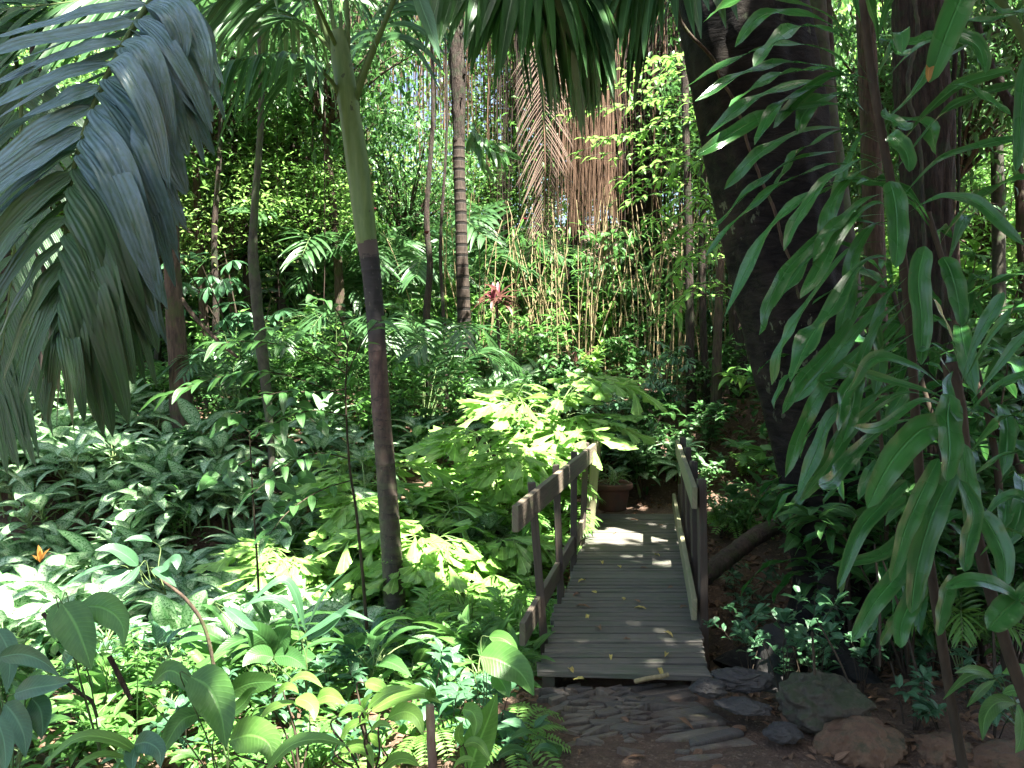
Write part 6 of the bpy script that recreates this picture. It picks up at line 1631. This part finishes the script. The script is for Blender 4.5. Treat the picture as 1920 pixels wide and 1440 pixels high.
for row, (d0, d1, n_, yt, sc_) in enumerate([(12.5, 14.5, 8, (150, 420), (.55, .8)), (14, 17, 11, (-20, 330), (.75, 1.)), (17, 21, 12, (-100, 260), (.9, 1.3)), (21, 27, 14, (-200, 200), (1.3, 1.8)), (27, 34, 12, (-250, 50), (1.9, 2.5))]):
    for k in range(n_):
        x = -150 + 2250 * (k + r2.random()) / n_
        if row == 0 and 900 < x < 1350: continue
        if row == 1 and 980 < x < 1330: continue
        if 670 < x < 1010: continue
        d = r2.uniform(d0, d1); bgtree(x, r2.uniform(*yt), d, r2.uniform(*sc_), r2.randrange(5))
for x_, d_, y_, s_, v_ in [(1790, 9.5, 120, .6, 3), (1900, 10.5, -40, .7, 3), (1640, 11, 60, .7, 3), (1850, 12.5, 300, .7, 0), (1560, 12, 300, .6, 3), (620, 13, 60, .7, 3), (380, 12.5, 120, .65, 3), (200, 12, 200, .7, 0), (60, 11, 250, .6, 3), (1400, 12.5, 200, .6, 3), (760, 15.5, 330, .6, 3), (940, 17, 330, .6, 0), (620, 22, 300, 1., 1), (700, 24, 360, .8, 4), (790, 21, 400, .7, 0), (660, 19, 400, .6, 4), (740, 19, 420, .6, 1), (560, 24, 330, 1., 4), (290, 13.5, 320, .5, 4), (430, 12.8, 380, .5, 1), (590, 13.2, 330, .5, 4), (520, 14.5, 200, .6, 1), (300, 15, 60, .8, 3), (450, 16, 0, .9, 0), (590, 17, 0, .8, 3), (1010, 18, 60, .7, 0), (1350, 15, 100, .7, 3), (1430, 14, -50, .7, 3), (900, 23, 340, 1., 1)]: bgtree(x_, y_, d_, s_, v_)
# far forest
def far_mass(name, n, dr_, mat, seed, zr, L_):
    r_ = np.random.default_rng(seed); g = G()
    nc = n // 60
    d = r_.uniform(*dr_, nc); x = r_.uniform(-.78, .78, nc) * d; z = H(x, d) + r_.uniform(0, 1, nc) ** 1.25 * (zr * d / 30)
    k = 60
    Cn = np.repeat(np.column_stack([x, d, z]), k, 0) + r_.normal(0, 1, (nc * k, 3)) * [1.0, 1.0, .55]
    m_ = fbm(np.repeat(x, k) * .25 + 40, np.repeat(z, k) * .3 + 40) > -.22 - (np.repeat(z, k) < 9) * 1.
    # the wood is thinner in one stretch, where the sky glints through
    m2 = (np.repeat(x / d, k) > -.21) & (np.repeat(x / d, k) < .05) & (Cn[:, 2] > 2.2 + .26 * Cn[:, 1]) & (fbm(Cn[:, 0] * .5 + 9, Cn[:, 2] * .5) > -.02)
    Cn = Cn[m_ & ~m2]
    T = T3(1., .42, 'lance', n=2, seed=seed); N_ = len(Cn)
    put(g, T, Cn, r_.uniform(0, 6.28, N_), r_.normal(-.2, .5, N_), r_.normal(0, .5, N_), r_.uniform(.6, 1.3, N_) * L_, r_)
    tag(g.build(name, M[mat]), kind='stuff')
far_mass('far_forest', 70000, (28, 44), 'far1', 31, 16, .36)
far_mass('far_forest', 36000, (24, 40), 'far2', 32, 17, .36)

# ------------------------------------------------------------------ added out of view to shape the light: canopy overhead, with its gaps
TG = [(600, 850, 7.2, .5), (520, 900, 6.8, .25), (560, 800, 7.6, .35), (430, 980, 6., .2), (700, 1000, 6.2, .35), (690, 760, 7.6, .4), (780, 740, 7.6, .42), (860, 800, 7.2, .5), (950, 740, 8., .42), (1030, 690, 8.4, .3), (880, 900, 7., .42), (960, 900, 6.9, .36), (900, 1000, 6., .32), (800, 960, 6.5, .36), (640, 940, 6.6, .32), (985, 840, 7.6, .3),
      (708, 665, 6.5, .14), (884, 690, 11.6, .25), (862, 310, 11.6, .25), (1180, 1005, 7.85, .30), (1120, 990, 7.6, .22), (1250, 1010, 7.8, .2), (1098, 880, 7.7, .16), (1060, 905, 6.9, .10), (520, 980, 6., .2), (330, 1110, 5.4, .12), (145, 990, 5.3, .08), (460, 1235, 4.0, .07), (560, 1090, 5.2, .12),
      (765, 1310, 2.9, .13), (700, 1385, 2.9, .10), (800, 1195, 4.9, .16), (690, 1090, 5.6, .14), (850, 1110, 5.4, .16), (1400, 830, 9.6, .3), (1395, 780, 9.8, .2), (1108, 370, 13.9, .45), (1200, 220, 9., .55), (1110, 260, 9., .3), (1108, 600, 11.2, .3), (235, 150, 2.2, .07), (150, 480, 9., .4), (560, 1320, 3., .1), (410, 1370, 2.65, .06), (730, 1180, 6., .1), (1290, 900, 6.5, .1), (990, 970, 4.5, .03), (360, 1290, 3.3, .08)]
_r = random.Random(17)
for k in range(260):
    x_, y_ = _r.uniform(0, 1000), _r.uniform(860, 1400)
    dd_ = min(9., 1.75 * FPX / (y_ - 668) * 1.02)
    TG.append((x_, y_, dd_ - .15, _r.uniform(.03, .11)))
for k in range(90):
    TG.append((_r.uniform(0, 1380), _r.uniform(420, 860), _r.uniform(9, 12), _r.uniform(.06, .22)))
for k in range(30):
    TG.append((_r.uniform(1380, 1900), _r.uniform(500, 1300), _r.uniform(3.5, 7), _r.uniform(.02, .05)))
for k in range(3):
    TG.append((_r.uniform(1040, 1300), _r.uniform(1060, 1260), 4.3 + _r.uniform(0, 2.), _r.uniform(.02, .06)))
TG = [(a, b, d, r + (.20 if r > .28 and d < 8.2 and a < 1020 else .10 if r > .25 else 0)) for a, b, d, r in TG]
TP = np.array([W(a, b, d) for a, b, d, r in TG]); TRr = np.array([r for *_, r in TG])
PR = [(W(645, 130, 6.6), .22), (W(326, 600, 9.6), .45), (W(325, 450, 9.6), .4), (W(480, 600, 8.6), .3), (W(985, 975, 4.45), .16), (W(1030, 920, 5.2), .12), (W(1000, 40, 4.3), .55), (W(960, 130, 4.3), .35), (W(1200, 20, 4.5), .4), (W(716, 780, 6.6), .22), (W(1540, 1330, 4.), .35), (W(1200, 1220, 4.5), .36), (W(1060, 1230, 4.6), .2), (W(1180, 1120, 5.3), .25), (W(680, 330, 6.6), .35), (W(130, 200, 2.25), .35), (W(110, 400, 2.25), .35), (W(150, 620, 2.2), .3), (W(1600, 250, 2.9), .45), (W(1600, 500, 2.9), .4), (W(1620, 800, 2.6), .4), (W(1450, 300, 5.1), .5), (W(1480, 700, 5.1), .5), (W(1500, 1000, 5.1), .4), (W(1780, 1000, 2.3), .3), (W(1780, 400, 2.7), .4), (W(700, 520, 6.5), .15), (W(1200, 1150, 4.9), .3)]
def shade_canopy(name, n, L_, mat, seed, xr_, yr_, zb, zh=3.2):
    r_ = np.random.default_rng(seed)
    nc = n // 26
    cx = r_.uniform(*xr_, nc); cy_ = r_.uniform(*yr_, nc); cz = zb + r_.uniform(0, zh, nc)
    C = np.repeat(np.column_stack([cx, cy_, cz]), 26, 0) + r_.normal(0, 1, (nc * 26, 3)) * [.5, .5, .22]
    C = C[~((C[:, 0] < -1.) & (C[:, 1] < 3.3))]
    # direct sight line check: stay above the picture
    d = C @ FWD - CAM @ FWD; yp = 720 - FPX * ((C - CAM) @ UPV) / np.maximum(d, .1)
    keep = (d < .5) | (yp < -120)
    prot = np.zeros(len(C), bool)
    for p, r in PR:
        v = C - p; t = v @ SUN; prot |= (t > 0) & (np.linalg.norm(v - t[:, None] * SUN, axis=1) < r)
    base = keep.copy()
    # gaps cut so the sun lands on chosen spots
    for p, r in zip(TP, TRr):
        v = C - p; t = v @ SUN; dist = np.linalg.norm(v - t[:, None] * SUN, axis=1)
        keep &= ~((t > 0) & (dist < r + .15) & (r_.random(len(C)) < .97))
    # thinner roof over the far slope: the forest there gets sun
    gp = C - SUN * ((C[:, 2] - 1.5) / SUN[2])[:, None]
    keep &= ~((gp[:, 1] > 12.) & (r_.random(len(C)) < .85))
    keep &= ~((gp[:, 1] > 9.5) & (gp[:, 0] > 4.) & (r_.random(len(C)) < .8))
    keep |= base & prot
    C = C[keep]; N_ = len(C)
    g = G(); T = T3(1., .5, 'ovate', n=2, seed=seed)
    put(g, T, C, r_.uniform(0, 6.28, N_), r_.normal(0, .35, N_), r_.normal(0, .35, N_), r_.uniform(.7, 1.2, N_) * L_, r_)
    tag(g.build(name, M[mat]), kind='stuff')
shade_canopy('added_canopy', 72000, .34, 'blocker', 51, (-6., 10.), (-7.5, 9.), 7.6)  # unseen leaf cover added to keep the sun off
shade_canopy('added_leaf_screen', 16000, .34, 'blocker', 52, (4.2, 9.), (-7., 3.), 1.2, 7.)  # this and the next: unseen leaf walls added to block sky light
shade_canopy('added_leaf_screen', 9000, .34, 'blocker', 53, (1.5, 8.), (-9.5, -6.5), 1.0, 7.)
finish_labels()
